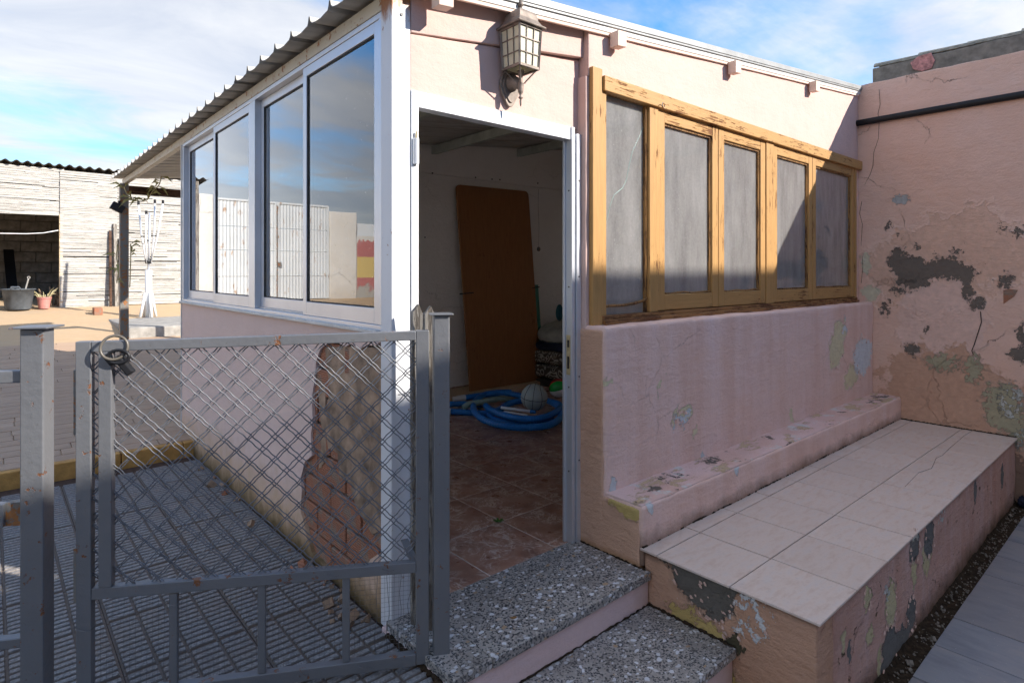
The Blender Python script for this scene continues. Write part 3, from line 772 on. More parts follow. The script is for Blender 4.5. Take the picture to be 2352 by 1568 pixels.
skin = put('left_wall_plaster', mb.mesh('left_wall_plaster'), M_left, H); bevel(skin, .003)
bh, bl = .132, .295; n = 0
bmesh_b = rough = None
bk = MB().box(0, .020, 0, bl - .012, 0, bh - .013).mesh('brick')
for r_ in range(8):
    z = -.045 + r_ * bh
    for k in range(5):
        y = 2.0 + k * bl + (bl / 2 if r_ % 2 else 0)
        if y + bl > 3.2 or z > .98: continue
        t = put('brick', bk, M_brick, H, (1.164 + random.uniform(-.003, .004), max(y, 2.0), z), (0, 0, random.uniform(-.012, .012))); bevel(t, .004)
        if y < 2.094: t.location.y += 2.095 - y; t.scale.y = (y + bl - .012 - 2.095) / (bl - .012)
def smear(name, pts, x0, seed):
    mb = MB(); P = []
    for k in range(len(pts)):
        a = pp(*pts[k]); b = pp(*pts[(k + 1) % len(pts)])
        for q in range(6):
            t = q / 6; j = .014 * mn.noise(Vector((k * 2.7 + q * .8, seed, 0)))
            P.append((a.y + (b.y - a.y) * t + j, a.z + (b.z - a.z) * t + j * .8))
    mb.prism(P, lambda p, q, d: (d, p, q), x0, 1.179)
    o = put(name, mb.mesh(name), M_smear, H); bevel(o, .004); return o
smear('mortar_smear', [(742, 800), (778, 795), (872, 800), (876, 1220), (850, 1230), (822, 1180), (800, 1110), (775, 1100), (770, 1040), (748, 1030), (742, 960), (752, 900)], 1.1585, 1)
smear('mortar_smear', [(724, 890), (742, 880), (744, 1060), (726, 1080), (735, 1000)], 1.160, 2)
smear('mortar_smear', [(800, 1120), (830, 1130), (838, 1200), (815, 1170)], 1.157, 3)
for k in range(46):
    r_ = random.choice((.005, .008, .008, .012, .02)) * random.uniform(.7, 1.2); yy = random.uniform(2.12, 2.75) if k < 34 else random.uniform(2.1, 4.6)
    p_ = Vector((1.148 - abs(random.gauss(0, .05)) - r_, yy, -.05 + r_ * .45)); a_ = Vector((random.uniform(-1, 1), random.uniform(-1, 1), random.uniform(-.4, .4))).normalized(); b_ = a_.orthogonal().normalized()
    o = MB().obox(p_, (a_, b_, a_.cross(b_)), (r_, r_ * .8, r_ * .55)).build('wall_fragment', M_smear if k % 3 else M_brick, H)
# corner post, rust at its head, bolt hole
mb = MB().box(1.146, 1.229, YF, 2.090, -.05, zr(1.2) + .02)
cpst = mb.build('corner_post', M_postw, H, bev=.004)
hp = PY(922, 34, YF)
MB().lathe([(.0065, 0), (.0065, .004)], (0, 0, 0), 14).build('bolt_hole', M_black, H, loc=(hp.x, YF - .0006, hp.z)).rotation_euler = (R(90), 0, 0)
# head beam along the left side and on to the porch post
MB().box(1.148, 1.195, 2.092, 8.19, 2.345, 2.402).build('eave_beam', M_beam, H, bev=.003)
# roof sheets: ribs run down the slope
PIT = .2115; SHN = 4
def sheet_mesh(x0, x1, name):
    mb = MB(); prof = []
    for k in range(SHN):
        y0 = k * PIT
        for a, h in ((0, .006), (.028, .003), (.07, -.003), (.12, -.001), (.160, .006), (.176, .016), (.186, .040), (.196, .043), (.204, .018)):
            prof.append((y0 + a, h))
    prof.append((SHN * PIT + .012, .006)); n = len(prof); nx = 2
    for xx in (x0, x1):
        for y, h in prof: mb.v.append((xx, y, zr(xx) + .008 + h))
        for y, h in prof: mb.v.append((xx, y, zr(xx) + .0055 + h))
    for k in range(n - 1):
        mb.f.append((k, k + 1, 2 * n + k + 1, 2 * n + k)); mb.f.append((n + k + 1, n + k, 3 * n + k, 3 * n + k + 1))
        mb.f.append((k, n + k, n + k + 1, k + 1)); mb.f.append((2 * n + k, 2 * n + k + 1, 3 * n + k + 1, 3 * n + k))
    mb.f.append((0, 2 * n, 3 * n, n)); mb.f.append((n - 1, 2 * n - 1, 4 * n - 1, 3 * n - 1))
    return mb.mesh(name)
sh_full = sheet_mesh(1.06, 6.02, 'roof_sheet'); sh_short = sheet_mesh(1.06, 2.75, 'porch_roof_sheet'); SHN = 2; sh_last = sheet_mesh(1.06, 2.75, 'porch_roof_sheet'); SHN = 4
for k in range(4): put('roof_sheet', sh_full, M_sheet, H, (0, 1.962 + k * SHN * PIT, .0022 * (k % 2)))
MB().box(.0, .001, 0, .001, 0, .001)
for k in range(4, 8): put('porch_roof_sheet', sh_short if k < 7 else sh_last, M_sheet, H, (0, 1.962 + k * SHN * PIT + .002, .0022 * (k % 2)))
# verge flashing along the front edge of the roof
def strip(name, mat, y0, y1, a, b, x0=1.062, x1=6.01):
    mb = MB(); mb.v = [(x, y, zr(x) + h) for x in (x0, x1) for y in (y0, y1) for h in (a, b)]
    mb.f = [(0, 1, 3, 2), (4, 6, 7, 5), (0, 4, 5, 1), (2, 3, 7, 6), (0, 2, 6, 4), (1, 5, 7, 3)]
    return mb.build(name, mat, H, bev=.002)
strip('verge_cap', M_trim, 1.922, 1.998, .028, .062)
strip('verge_flashing', M_trimw, 1.934, 1.951, -.010, .0275)
strip('verge_drip', M_trim, 1.926, 1.934, .016, .0275)
strip('verge_batten', M_joistp, 1.938, 1.9512, -.026, -.0105, 1.235, 5.77)
# joists run front to back and poke out under the verge
JX = (1.315, 2.385, 3.545, 4.755)
for x in JX:
    zt = zr(x) - .004
    mb = MB(); sl_ = .1058 * .035
    mb.v = [(x + s * .034, y, zt - d + s * sl_) for y in (2.141, 5.309) for d in (.085, 0) for s in (-1, 1)]
    mb.f = [(0, 1, 3, 2), (4, 6, 7, 5), (0, 4, 5, 1), (2, 3, 7, 6), (0, 2, 6, 4), (1, 5, 7, 3)]
    mb.build('roof_joist', M_joist, H)
    mb = MB(); zt = zr(x) - .0108
    mb.v = [(x + s * .034, y, zt - d + s * sl_) for y in (1.884, 1.9375) for d in (.078, 0) for s in (-1, 1)]
    mb.f = [(0, 1, 3, 2), (4, 6, 7, 5), (0, 4, 5, 1), (2, 3, 7, 6), (0, 2, 6, 4), (1, 5, 7, 3)]
    mb.build('joist_end', M_joistp, H, bev=.003)
# porch at the back: post, cross beam, small black box
MB().box(1.115, 1.2, 8.10, 8.18, pz(8.1) - .02, 2.344).build('porch_post', M_rustpost, H, bev=.003)
MB().box(1.2005, 2.75, 8.10, 8.16, 2.235, 2.325).build('porch_beam', M_fascia, H)
MB().box(2.68, 2.75, 8.1605, 8.23, pz(8.1) - .02, 2.3).build('porch_post', M_rustpost, H, bev=.003)

# door frame
D = put('door_frame', MB().box(1.2295, 1.262, 1.998, 2.05, -.0, 2.03).box(1.262, 2.128, 1.998, 2.05, 1.968, 2.03).mesh('door_frame'), M_framew, H); bevel(D, .002)
MB().box(1.2625, 2.1275, 2.0505, 2.10, 1.985, 2.03).build('door_stop', M_alud, D)
J = MB().box(2.1285, 2.150, 1.990, 2.045, .0, 2.03)
J.box(2.150, 2.158, 2.0, 2.045, .0, 2.029).box(2.158, 2.190, 1.985, 2.04, .0, 2.0).box(2.119, 2.1283, 2.030, 2.045, .0, 1.967)
J.build('door_jamb', M_alu, D, bev=.002)
pl = MB().box(2.1262, 2.1284, 2.000, 2.026, .82, 1.015).build('strike_plate', M_brass, D, bev=.002)
MB().box(2.1255, 2.1261, 2.006, 2.019, .85, .91).build('latch_slot', M_black, D); MB().box(2.1255, 2.1261, 2.006, 2.019, .955, .99).build('latch_slot', M_black, D)
for z in (.35, .76, 1.25, 1.72):
    MB().lathe([(.004, 0), (.004, .002)], (0, 0, 0), 10).build('screw', M_black, D, loc=(2.1284, 2.01, z)).rotation_euler = (0, R(-90), 0)
    MB().lathe([(.004, 0), (.004, .002)], (0, 0, 0), 10).build('screw', M_black, D, loc=(2.174, 1.985, z + .05)).rotation_euler = (R(90), 0, 0)
hg = PY(955, 345, 1.995)
mb = MB().lathe([(.009, -.055), (.009, .045)], (hg.x, 1.988, hg.z), 12); mb.box(hg.x - .012, hg.x + .004, 1.989, 1.9975, hg.z - .055, hg.z + .045)
hi = mb.build('hinge', M_framew, D); MB().lathe([(.005, .046), (.005, .068), (.002, .073)], (hg.x, 1.988, hg.z), 10).build('hinge_pin', M_brass, D)

# aluminium sliding windows in the left wall
AW = put('aluminium_window', MB().box(1.152, 1.215, 2.095, 5.322, 1.086, 1.112).box(1.152, 1.215, 2.095, 5.322, 2.322, 2.344)
         .box(1.152, 1.215, 2.095, 2.118, 1.1125, 2.3215).box(1.152, 1.215, 5.285, 5.322, 1.1125, 2.3215).box(1.152, 1.215, 3.585, 3.665, 1.1125, 2.3215).mesh('aluminium_window'), M_alu, H); bevel(AW, .002)
MB().box(1.128, 1.1518, 2.094, 5.335, 1.080, 1.094).build('window_sill', M_trimw, AW, bev=.002)
MB().box(1.176, 1.180, 2.12, 5.28, 1.1125, 1.122).build('track', M_alud, AW)
MB().box(1.1445, 1.1517, 5.323, 5.345, -.05, 2.34).build('corner_trim', M_trimw, H)
for y0, y1, xo in ((2.120, 2.885, 1.156), (2.845, 3.583, 1.186), (3.667, 4.455, 1.156), (4.415, 5.283, 1.186)):
    w = .042; x1 = xo + .024
    mb = MB().box(xo, x1, y0, y0 + w, 1.113, 2.321).box(xo, x1, y1 - w, y1, 1.113, 2.321).box(xo, x1, y0 + w, y1 - w, 1.113, 1.178).box(xo, x1, y0 + w, y1 - w, 2.276, 2.321)
    fr = put('sash', mb.mesh('sash'), M_alu, H); bevel(fr, .002)
    MB().box(xo + .010, xo + .0135, y0 + w - .004, y1 - w + .004, 1.174, 2.280).build('pane', M_glass, fr)
    g2 = MB(); e = .006
    for a, b, c, d in ((y0 + w, y0 + w + e, 1.178, 2.276), (y1 - w - e, y1 - w, 1.178, 2.276), (y0 + w + e, y1 - w - e, 1.178, 1.178 + e), (y0 + w + e, y1 - w - e, 2.276 - e, 2.276)):
        g2.box(xo + .004, xo + .0098, a, b, c, d)
    g2.build('seal', M_rubber, fr)

# wooden window in the front wall
WW = put('wooden_window', MB().box(2.288, 2.322, 1.935, 2.03, 1.106, 2.235).box(5.66, 5.70, 1.935, 2.03, 1.106, 2.235).box(2.288, 5.70, 1.935, 2.03, 2.2352, 2.268).mesh('wooden_window'), M_wooduv, H); bevel(WW, .003)
mb = MB().box(2.214, 2.287, 1.930, 1.957, 1.045, 2.330); o = mb.build('door_side_board', M_wooduv, WW, bev=.004)
mb = MB().box(2.2875, 5.78, 1.916, 1.9515, 2.222, 2.298); o = mb.build('lintel_board', M_woodh, WW, bev=.004)
mb = MB().box(2.2875, 5.70, 1.928, 2.05, 1.063, 1.105); o = mb.build('sill_board', M_sill, WW, bev=.004)
MB().box(2.2875, 5.69, 1.910, 1.9275, 1.060, 1.083).build('sill_lip', M_sill, WW, bev=.003)
hk = PY(1520, 245, 1.912); pts = [(hk.x + .018 * math.cos(a), 1.908 - .004 * a, hk.z + .018 * math.sin(a)) for a in [i * .35 for i in range(14)]]
MB().tube(pts, .0025, 6).build('hook', M_rustpost, WW)
def xfront(u): return PY(u, 500, 1.935).x
# panels left to right: first one is fixed glass in the frame itself, then two pairs of casements
M0 = PY(1492, 500, 1.935).x; M0b = PY(1512, 500, 1.935).x
posts = [(M0, M0b)]
MB().box(M0, M0b, 1.933, 2.03, 1.106, 2.2345).build('mullion', M_wooduv, WW, bev=.004)
p = MB().box(2.318, M0 + .004, 1.970, 1.974, 1.103, 2.238).build('pane', M_dusty, WW)
MB().box(2.3225, 2.335, 1.950, 1.9695, 1.107, 2.234).box(M0 - .013, M0 - .0005, 1.950, 1.9695, 1.107, 2.234).box(2.335, M0 - .013, 1.950, 1.9695, 2.222, 2.234).build('glazing_bead', M_bead, WW)
xs = [PY(u, 500, 1.935).x for u in (1513, 1652, 1760, 1868)] + [5.659]
xs[2] = PY(1762, 500, 1.935).x
mull2 = (PY(1762, 500, 1.935).x - .012, PY(1776, 500, 1.935).x + .010)
MB().box(mull2[0], mull2[1], 1.933, 2.03, 1.106, 2.2345).build('mullion', M_wooduv, WW, bev=.004)
cas = [(M0b + .002, xs[1] - .003), (xs[1] + .003, mull2[0] - .002), (mull2[1] + .002, xs[3] - .003), (xs[3] + .003, 5.658)]
for k, (a, b) in enumerate(cas):
    w = .068 if k < 2 else .062; z0, z1 = 1.110, 2.230
    cs = put('casement', None, None, H, ((a + b) / 2, 1.96, z0))
    MB().box(a, a + w, 1.940, 1.985, z0, z1).build('stile', M_wooduv, cs, bev=.004)
    MB().box(b - w, b, 1.940, 1.985, z0, z1).build('stile', M_wooduv, cs, bev=.004)
    MB().box(a + w, b - w, 1.941, 1.984, z0, z0 + .088).build('bottom_rail', M_woodh, cs, bev=.004)
    MB().box(a + w, b - w, 1.941, 1.984, z1 - .075, z1).build('top_rail', M_woodh, cs, bev=.004)
    MB().box(a + w - .004, b - w + .004, 1.966, 1.970, z0 + .084, z1 - .071).build('pane', M_dusty, cs)
    e = .012; A0, B0, C0_, D0 = a + w, b - w, z0 + .088, z1 - .075
    MB().box(A0, A0 + e, 1.952, 1.9655, C0_, D0).box(B0 - e, B0, 1.952, 1.9655, C0_, D0).box(A0 + e, B0 - e, 1.952, 1.9655, D0 - e, D0).build('glazing_bead', M_bead, cs)
    bd = MB(); pts = [(A0 + .01 + (B0 - A0 - .02) * t, 1.952 - .004 * mn.noise(Vector((t * 5, k, 0))), C0_ + .006 + .006 * mn.noise(Vector((t * 4, k, 9)))) for t in [i / 14 for i in range(15)]]
    bd.tube(pts, .006, 6).build('putty_bead', M_bead, cs, smooth=True)
# crack in the first pane and the sprung bead at its foot
ck = [(1484, 275), (1470, 310), (1452, 350), (1444, 385), (1438, 415), (1430, 432), (1410, 448), (1402, 470), (1392, 510), (1382, 540), (1376, 555)]
pts = [PY(u, v, 1.9695) for u, v in ck]
MB().tube(pts, .0016, 5).build('pane_crack', simple('crack_in_glass', A(.30, .42, .38), .3), WW)
pts = [PY(u, v, 1.952) for u, v in ((1372, 706), (1400, 702), (1430, 701), (1455, 697), (1475, 691), (1489, 684))]
MB().tube(pts, .008, 6).build('sprung_bead', M_bead, WW, smooth=True)
# gap between the door section and the window section
rough_box('joint_filler', M_front, H, 2.192, 2.2865, 1.9575, 2.06, 1.03, 2.2845, .05, .006, .004, 6)

# ------------------------------------------------------------------ tiled bench
B = thing('tiled_bench', 'long low masonry bench with beige tiles and stained peeling pink sides', 'bench', (3.9, 1.2, -.42))
rough_box('bench_front', M_bfront, B, 2.35, 5.775, .876, 1.60, -.43, .072, .035, .012, .007, 5)
rough_box('bench_end', M_bend, B, 2.203, 2.352, .878, 1.618, -.43, .072, .03, .014, .007, 6)
MB().box(2.215, 5.77, .885, 1.60, .0725, .0755).build('tile_bed', M_grout, B)
TX = .3505; cols = [2.190 + TX * k for k in range(11)]
for (y0, y1) in ((.861, 1.1985), (1.2032, 1.5405), (1.5452, 1.632)):
    me = MB().box(0, TX - .006, 0, y1 - y0, 0, .0095).mesh('bench_tile'); short = MB().box(0, 5.772 - cols[10], 0, y1 - y0, 0, .0095).mesh('bench_tile')
    for k, x in enumerate(cols):
        t = put('bench_tile', short if k == 10 else me, M_btile, B, (x, y0, .0762 + random.uniform(0, .0012)), (random.uniform(-.0015, .0015), random.uniform(-.001, .001), 0)); bevel(t, .0012, 1)
ck = [(2255, 975), (2215, 1000), (2180, 1030), (2165, 1045), (2150, 1052), (2140, 1075), (2110, 1085), (2090, 1105), (2078, 1118)]
MB().tube([PZ(u, v, .0868) for u, v in ck], .0012, 5).build('tile_crack', M_grout, B)
# grime where the bench meets the walls
def crumbs(name, a, b, mat, n, par, r=.008):
    mb = MB(); a = Vector(a); b = Vector(b)
    pts = [a + (b - a) * (k / n) + Vector((random.uniform(-1, 1), random.uniform(-1, 1), random.uniform(-.3, .6))) * .0035 for k in range(n + 1)]
    mb.tube(pts, [r * random.uniform(.35, 1.1) for _ in pts], 6).build(name, mat, par, smooth=True)
crumbs('grime_joint', (1.14, 1.588, -.150), (2.19, 1.588, -.150), M_soil, 70, st, .006)
crumbs('grime_joint', (2.196, 1.19, -.150), (2.196, 1.585, -.150), M_soil, 40, st, .009)
crumbs('grime_joint', (2.183, 1.60, .0), (2.183, 1.99, .0), M_soil, 40, st, .006)
crumbs('grime_joint', (1.126, 1.58, -.045), (1.126, 2.0, -.045), M_soil, 50, st, .014)
crumbs('grime_joint', (2.2, 1.626, .088), (5.77, 1.626, .088), M_soil, 260, B, .007)
crumbs('grime_joint', (5.774, .87, .088), (5.774, 1.62, .088), M_soil, 90, B, .008)

# curled paint flakes round the bare patches
fk = MB()
def flake(p, n_, r):
    t = n_.orthogonal().normalized(); b = n_.cross(t); a0 = random.uniform(0, 6.28); i = len(fk.v)
    K = random.choice((4, 5, 6)); tl = random.uniform(.1, .5)
    for dd_ in (.0, .0012):
        for k in range(K):
            a = a0 + 2 * math.pi * k / K; rr_ = r * random.uniform(.6, 1.15); q = p + (t * math.cos(a) + b * math.sin(a) * .8) * rr_ + n_ * (dd_ + max(0, math.sin(a)) * rr_ * tl)
            fk.v.append(tuple(q))
    fk.f.append(tuple(i + k for k in range(K))); fk.f.append(tuple(i + K + k for k in reversed(range(K))))
    for k in range(K): k2 = (k + 1) % K; fk.f.append((i + k, i + k2, i + K + k2, i + K + k))
for fn, n_, L in ((lambda u, v: PX(u, v, 2.2), Vector((-1, 0, 0)), [(1545, 1290, 1650, 1385), (1590, 1330, 1690, 1420), (1660, 1340, 1770, 1470), (1590, 1420, 1665, 1475)]),
                  (lambda u, v: PY(u, v, .873), Vector((0, -1, 0)), [(2025, 1440, 2060, 1560), (2090, 1210, 2112, 1290), (2125, 1190, 2145, 1280), (2085, 1370, 2104, 1450), (2035, 1330, 2058, 1440), (1985, 1350, 2000, 1400)]),
                  (lambda u, v: PY(u, v, 1.829), Vector((0, -1, 0)), [(1905, 745, 1938, 850), (1960, 780, 2002, 850), (1938, 840, 1975, 890), (1555, 945, 1582, 978)])):
    for (u0, v0, u1, v1) in L:
        for k in range(14):
            a = random.uniform(0, 6.28); u = (u0 + u1) / 2 + (u1 - u0) / 2 * math.cos(a) * random.uniform(.85, 1.1); v = (v0 + v1) / 2 + (v1 - v0) / 2 * math.sin(a) * random.uniform(.85, 1.1)
            if n_.x and fn(u, v).z > .06: continue
            flake(fn(u, v), n_, random.uniform(.004, .013))
stuff(fk.build('paint_flakes', simple('flaked_pink_paint', A(.66, .46, .38), .9, var=.35, scale=30), B))
# ------------------------------------------------------------------ boundary wall on the right
RW = thing('boundary_wall', 'tall pink boundary wall with flaking plaster and grey coping tiles', 'wall', (5.9, -2, -.42))
def rw_ex(v):
    pass
rough_box('plaster_wall', M_right, RW, XW, 6.32, -.6, 2.04, -.44, 2.975, .035, .01, .008, 3.2)
rough_box('plaster_wall', M_right, RW, XW, 6.32, -4.2, -.601, -.44, 2.975, .2, .01, .008, 3.2)
rough_box('cement_course', M_cement, RW, 6.08, 6.30, -4.2, 1.936, 2.9755, 3.19, .06, .012, .007, 6)
tmm = MB()
sec = []
for k in range(9):
    a = math.pi * k / 8; sec.append((math.cos(a) * .105, .018 + math.sin(a) * .05))
sec_in = [(x * .86, (z - .018) * .7 + .014) for x, z in reversed(sec)]
L_ = .40
tmm.prism(sec + sec_in, lambda p, q, d: (p * (1 + .05 * d), d, q), 0, L_)
tmesh2 = tmm.mesh('coping_tile', smooth=False)
y = 1.925
k = 0
while y > -4.1:
    o = put('coping_tile', tmesh2, M_tileedge, RW, (6.19, y, 3.185 + .004 * (k % 2)), (R(-2.5 + random.uniform(-1, 1)), 0, R(180 + random.uniform(-1.5, 1.5)))); y -= .345; k += 1
o = put('plaster_scar', MB().prism([(PX(u, v, 6.08).y, PX(u, v, 6.08).z) for u, v in ((2092, 145), (2110, 130), (2140, 122), (2148, 140), (2140, 158), (2118, 165), (2098, 160))], lambda p, q, d: (d, p, q), 6.066, 6.082).mesh('plaster_scar'), simple('pink_scar', A(.46, .22, .20), .9, var=.5, scale=30, bump=.004), RW); bevel(o, .003)
o = put('brick_scar', MB().prism([(PX(u, v, XW).y, PX(u, v, XW).z) for u, v in ((2305, 666), (2320, 664), (2338, 666), (2330, 680), (2305, 698))], lambda p, q, d: (d, p, q), XW - .006, XW + .012).mesh('brick_scar'), M_brick, RW); bevel(o, .002)
cr = [(2005, 205), (2006, 240), (2003, 262), (2006, 275), (2004, 300), (2002, 318), (1994, 350), (1990, 382), (1985, 400), (1975, 420), (1966, 440), (1964, 462), (1960, 490), (1966, 515), (1962, 560), (1968, 610), (1964, 650)]
cr = [(u + 15, v) for u, v in cr]
MB().tube([PX(u + random.uniform(-2, 2), v, XW - .003) for u, v in cr], .0016, 5).build('crack', M_soil, RW)
cr = [(2252, 715), (2254, 740), (2246, 765), (2238, 790), (2232, 805), (2236, 815)]
MB().tube([PX(u, v, XW - .002) for u, v in cr], .003, 5).build('crack', M_soil, RW)
pts = []
for k in range(50):
    yy = 1.955 - k * .12; pts.append((XW - .028 + .006 * mn.noise(Vector((yy * .7, 1, 0))), yy, 2.637 + .012 * mn.noise(Vector((yy * .6, 3, 0)))))
pipe = MB().tube(pts, .027, 12).build('black_pipe', M_blackpipe, None, smooth=True)
tag(pipe, 'thick black pipe fixed along the top of the pink boundary wall', 'pipe')
# dark bundle at the foot of the wall beyond the bench
bp = Vector((5.72, .80, ZS + .035))
mb = MB()
for q in range(5):
    pts = [bp + Vector((.05 * math.cos(a + q), .035 * math.sin(a * 1.3 + q * 2), .02 * math.sin(a * 2 + q))) for a in [i * .4 for i in range(18)]]
    mb.tube(pts, .016, 7)
rag = mb.build('dark_rag', M_navy, None, smooth=True); tag(rag, 'crumpled dark rag on the soil at the far end of the bench', 'rag')

# ------------------------------------------------------------------ wall lantern
LX, LYc, LZ = PY(1196, 130, 1.924).x, 1.924, 0
zt_, zb_ = PY(1196, 68, LYc).z, PY(1190, 160, LYc).z
LA = thing('wall_lantern', 'weathered bronze wall lantern with cream glass panes over the doorway', 'lantern', (LX, LYc, zb_))
q4 = math.pi / 4; s2 = math.sqrt(2)
hw = .063
mb = MB().lathe([(.078 * s2, zt_ - .003), (.080 * s2, zt_ + .004), (.066 * s2, zt_ + .014), (.055 * s2, zt_ + .032), (.051 * s2, zt_ + .055), (.045 * s2, zt_ + .068), (.030 * s2, zt_ + .074), (.024 * s2, zt_ + .080), (.010, zt_ + .084)], (LX, LYc, 0), 4, q4)
mb.build('lamp_roof', M_bronze, LA, bev=.002)
MB().lathe([(.006, zt_ + .083), (.006, zt_ + .098), (.011, zt_ + .102), (.013, zt_ + .108), (.008, zt_ + .118), (.003, zt_ + .13)], (LX, LYc, 0), 12).build('finial', M_bronze, LA, smooth=True)
mb = MB(); hb = .055
def lp(sx, sy, t): w = hb + (hw - hb) * t; return Vector((LX + sx * w, LYc + sy * w, zb_ + (zt_ - zb_) * t))
for sx, sy in ((-1, -1), (1, -1), (1, 1), (-1, 1)): mb.bar(lp(sx, sy, 0), lp(sx, sy, 1), .009, .009)
for (a, b) in (((-1, -1), (1, -1)), ((1, -1), (1, 1)), ((1, 1), (-1, 1)), ((-1, 1), (-1, -1))):
    for t in (.02, .97): mb.bar(lp(*a, t), lp(*b, t), .008, .011)
mb.build('cage', M_bronze, LA)
for (a, b) in (((-1, -1), (1, -1)), ((1, -1), (1, 1)), ((1, 1), (-1, 1)), ((-1, 1), (-1, -1))):
    mb = MB()
    for t in (1 / 3, 2 / 3): mb.bar(lp(*a, t), lp(*b, t), .004, .004)
    for t in (1 / 3, 2 / 3): mb.bar(lp(*a, .02) * (1 - t) + lp(*b, .02) * t, lp(*a, .97) * (1 - t) + lp(*b, .97) * t, .004, .004)
    mb.build('glazing_bars', M_bronze, LA)
    ce = Vector((LX, LYc, 0)); P4 = []
    for (c, t) in ((a, .03), (b, .03), (b, .96), (a, .96)):
        q = lp(*c, t); P4.append(Vector((LX + (q.x - LX) * .955, LYc + (q.y - LYc) * .955, q.z)))
    P4i = [Vector((LX + (q.x - LX) * .96, LYc + (q.y - LYc) * .96, q.z)) for q in P4]
    mb = MB(); mb.v = [tuple(q) for q in P4 + P4i]; mb.f = [(0, 1, 2, 3), (7, 6, 5, 4), (0, 4, 5, 1), (1, 5, 6, 2), (2, 6, 7, 3), (3, 7, 4, 0)]
    mb.build('lamp_pane', M_lampglass, LA)
zf = PY(1187, 243, LYc).z
mb = MB().lathe([(.001, zf), (.004, zf + .008), (.0055, zf + .024), (.004, zf + .033), (.010, zf + .036), (.010, zf + .041), (.005, zf + .046), (.007, zf + .055), (.011, zf + .062), (.012, zf + .068), (.013, zf + .085), (.014, zf + .098), (.017, zf + .102), (.010, zf + .106), (.008, zf + .125), (.011, zf + .14), (.018, zb_ - .004)], (LX, LYc, 0), 16)
mb.build('stem', M_bronze, LA, smooth=True)
for sx, sy in ((-1, -1), (1, -1), (1, 1), (-1, 1)):
    pts = []
    for t in [i / 8 for i in range(9)]:
        r = .012 + .038 * t ** 1.6; pts.append((LX + sx * r, LYc + sy * r, zf + .1 + (zb_ - zf - .1) * t + .008 * math.sin(t * math.pi) * -1))
    MB().tube(pts, .0035, 6).build('scroll_arm', M_bronze, LA, smooth=True)
# shaped wall plate and the thick arm
px_, pzc = PY(1160, 197, 2.0).x, PY(1160, 197, 2.0).z
P = []
for k in range(40):
    a = 2 * math.pi * k / 40; r = 1 + .08 * math.cos(4 * a)
    P.append((LX + .028 * 0 + .052 * r * math.cos(a), pzc + .085 * r * math.sin(a)))
pl = MB().prism(P, lambda p, q, d: (p, d, q), 1.992, 2.0035).build('wall_plate', M_bronze, LA, bev=.002)
Pi = [(LX + (x - LX) * .8, pzc + (z - pzc) * .8) for x, z in P]
MB().prism(Pi, lambda p, q, d: (p, d, q), 1.986, 1.9918).build('wall_plate_boss', M_bronze, LA, bev=.002)
pts = [(LX, 1.987, pzc + .01), (LX, 1.975, pzc + .012), (LX, 1.958, pzc + .006), (LX, 1.942, pzc - .004), (LX, 1.928, zf + .082)]
MB().tube(pts, [.036, .034, .028, .020, .012], 14).build('arm', M_bronze, LA, smooth=True)

# ------------------------------------------------------------------ gate and its posts
GA = Vector((1.13, 1.76, 0)); GB = Vector((.2, 2.28, 0)); GT = (GB - GA).normalized(); GN = Vector((-GT.y, GT.x, 0))
if GN.y > 0: GN = -GN                                  # towards the camera
def gp(s, z, o=0): p = GA + GT * s + GN * o; p.z = z; return p
UP = Vector((0, 0, 1))
GT_ = thing('mesh_gate', 'grey painted metal gate with diagonal crimped wire mesh, standing closed', 'gate', gp(.5, -.05))
def gbar(name, s0, z0, s1, z1, w, h, mat=M_gate, o=0, d=.03):
    a = gp(s0, z0, o); b = gp(s1, z1, o); t = (b - a).normalized(); sd = GN; u2 = t.cross(sd).normalized()
    mb = MB().obox((a + b) / 2, (t, sd, u2), ((b - a).length / 2, d / 2, w / 2)); return mb.build(name, mat, GT_, bev=.0025)
gbar('stile', .003, -.03, .003, 1.121, .044, 0)
gbar('stile', 1.040, -.03, 1.042, 1.107, .042, 0)
gbar('top_rail', .0255, 1.103, 1.0195, 1.090, .032, 0)
gbar('mid_rail', .0255, .306, 1.019, .325, .036, 0)
gbar('bottom_rail', .0255, -.012, 1.019, -.012, .040, 0)
gbar('inner_stile', .98, .3435, .98, 1.0735, .037, 0, o=.004)
for s in (.79, .5255, .2587): gbar('lower_bar', s, .0085, s, .298, .024, 0, o=-.001, d=.022)
gbar('hinge_leaf', 1.066, .30, 1.066, .47, .010, 0, M_rustpost, d=.02); gbar('hinge_leaf', 1.066, .82, 1.066, 1.02, .010, 0, M_rustpost, d=.02)
# crimped wires: pairs along both diagonals
zlo, zhi, slo, shi = .328, 1.09, .02, 1.02
def wire(c, dirn, o):
    # line z = c + dirn * s, clipped to the panel
    pts = []
    s0, s1 = slo, shi
    za, zb = c + dirn * s0, c + dirn * s1
    def clip(z): return (z - c) / dirn
    lo_s, hi_s = sorted((clip(zlo), clip(zhi)))
    s0 = max(s0, lo_s); s1 = min(s1, hi_s)
    if s1 - s0 < .02: return
    n = max(4, int((s1 - s0) / .0066))
    ph = random.uniform(0, 6)
    for k in range(n + 1):
        s = s0 + (s1 - s0) * k / n
        w = .0007 * math.sin(2 * math.pi * s / .0265 + ph); w2 = .0012 * math.cos(2 * math.pi * s / .0265 + ph)
        bend = .0011 * mn.noise(Vector((s * 5, c * 7, dirn * 3))); pts.append(gp(s + w * dirn * -1, c + dirn * s + w + bend, o + w2))
    MB().tube(pts, .0019, 5, caps=False).build('wire', M_wire, GT_, smooth=True)
pit = .0775; k = 0
c = zlo - 1.05
while c < zhi:
    for dlt in (0, .0145): wire(c + dlt + random.gauss(0, .0014), 1.0 + random.gauss(0, .004), .001)
    c += pit
c = zlo
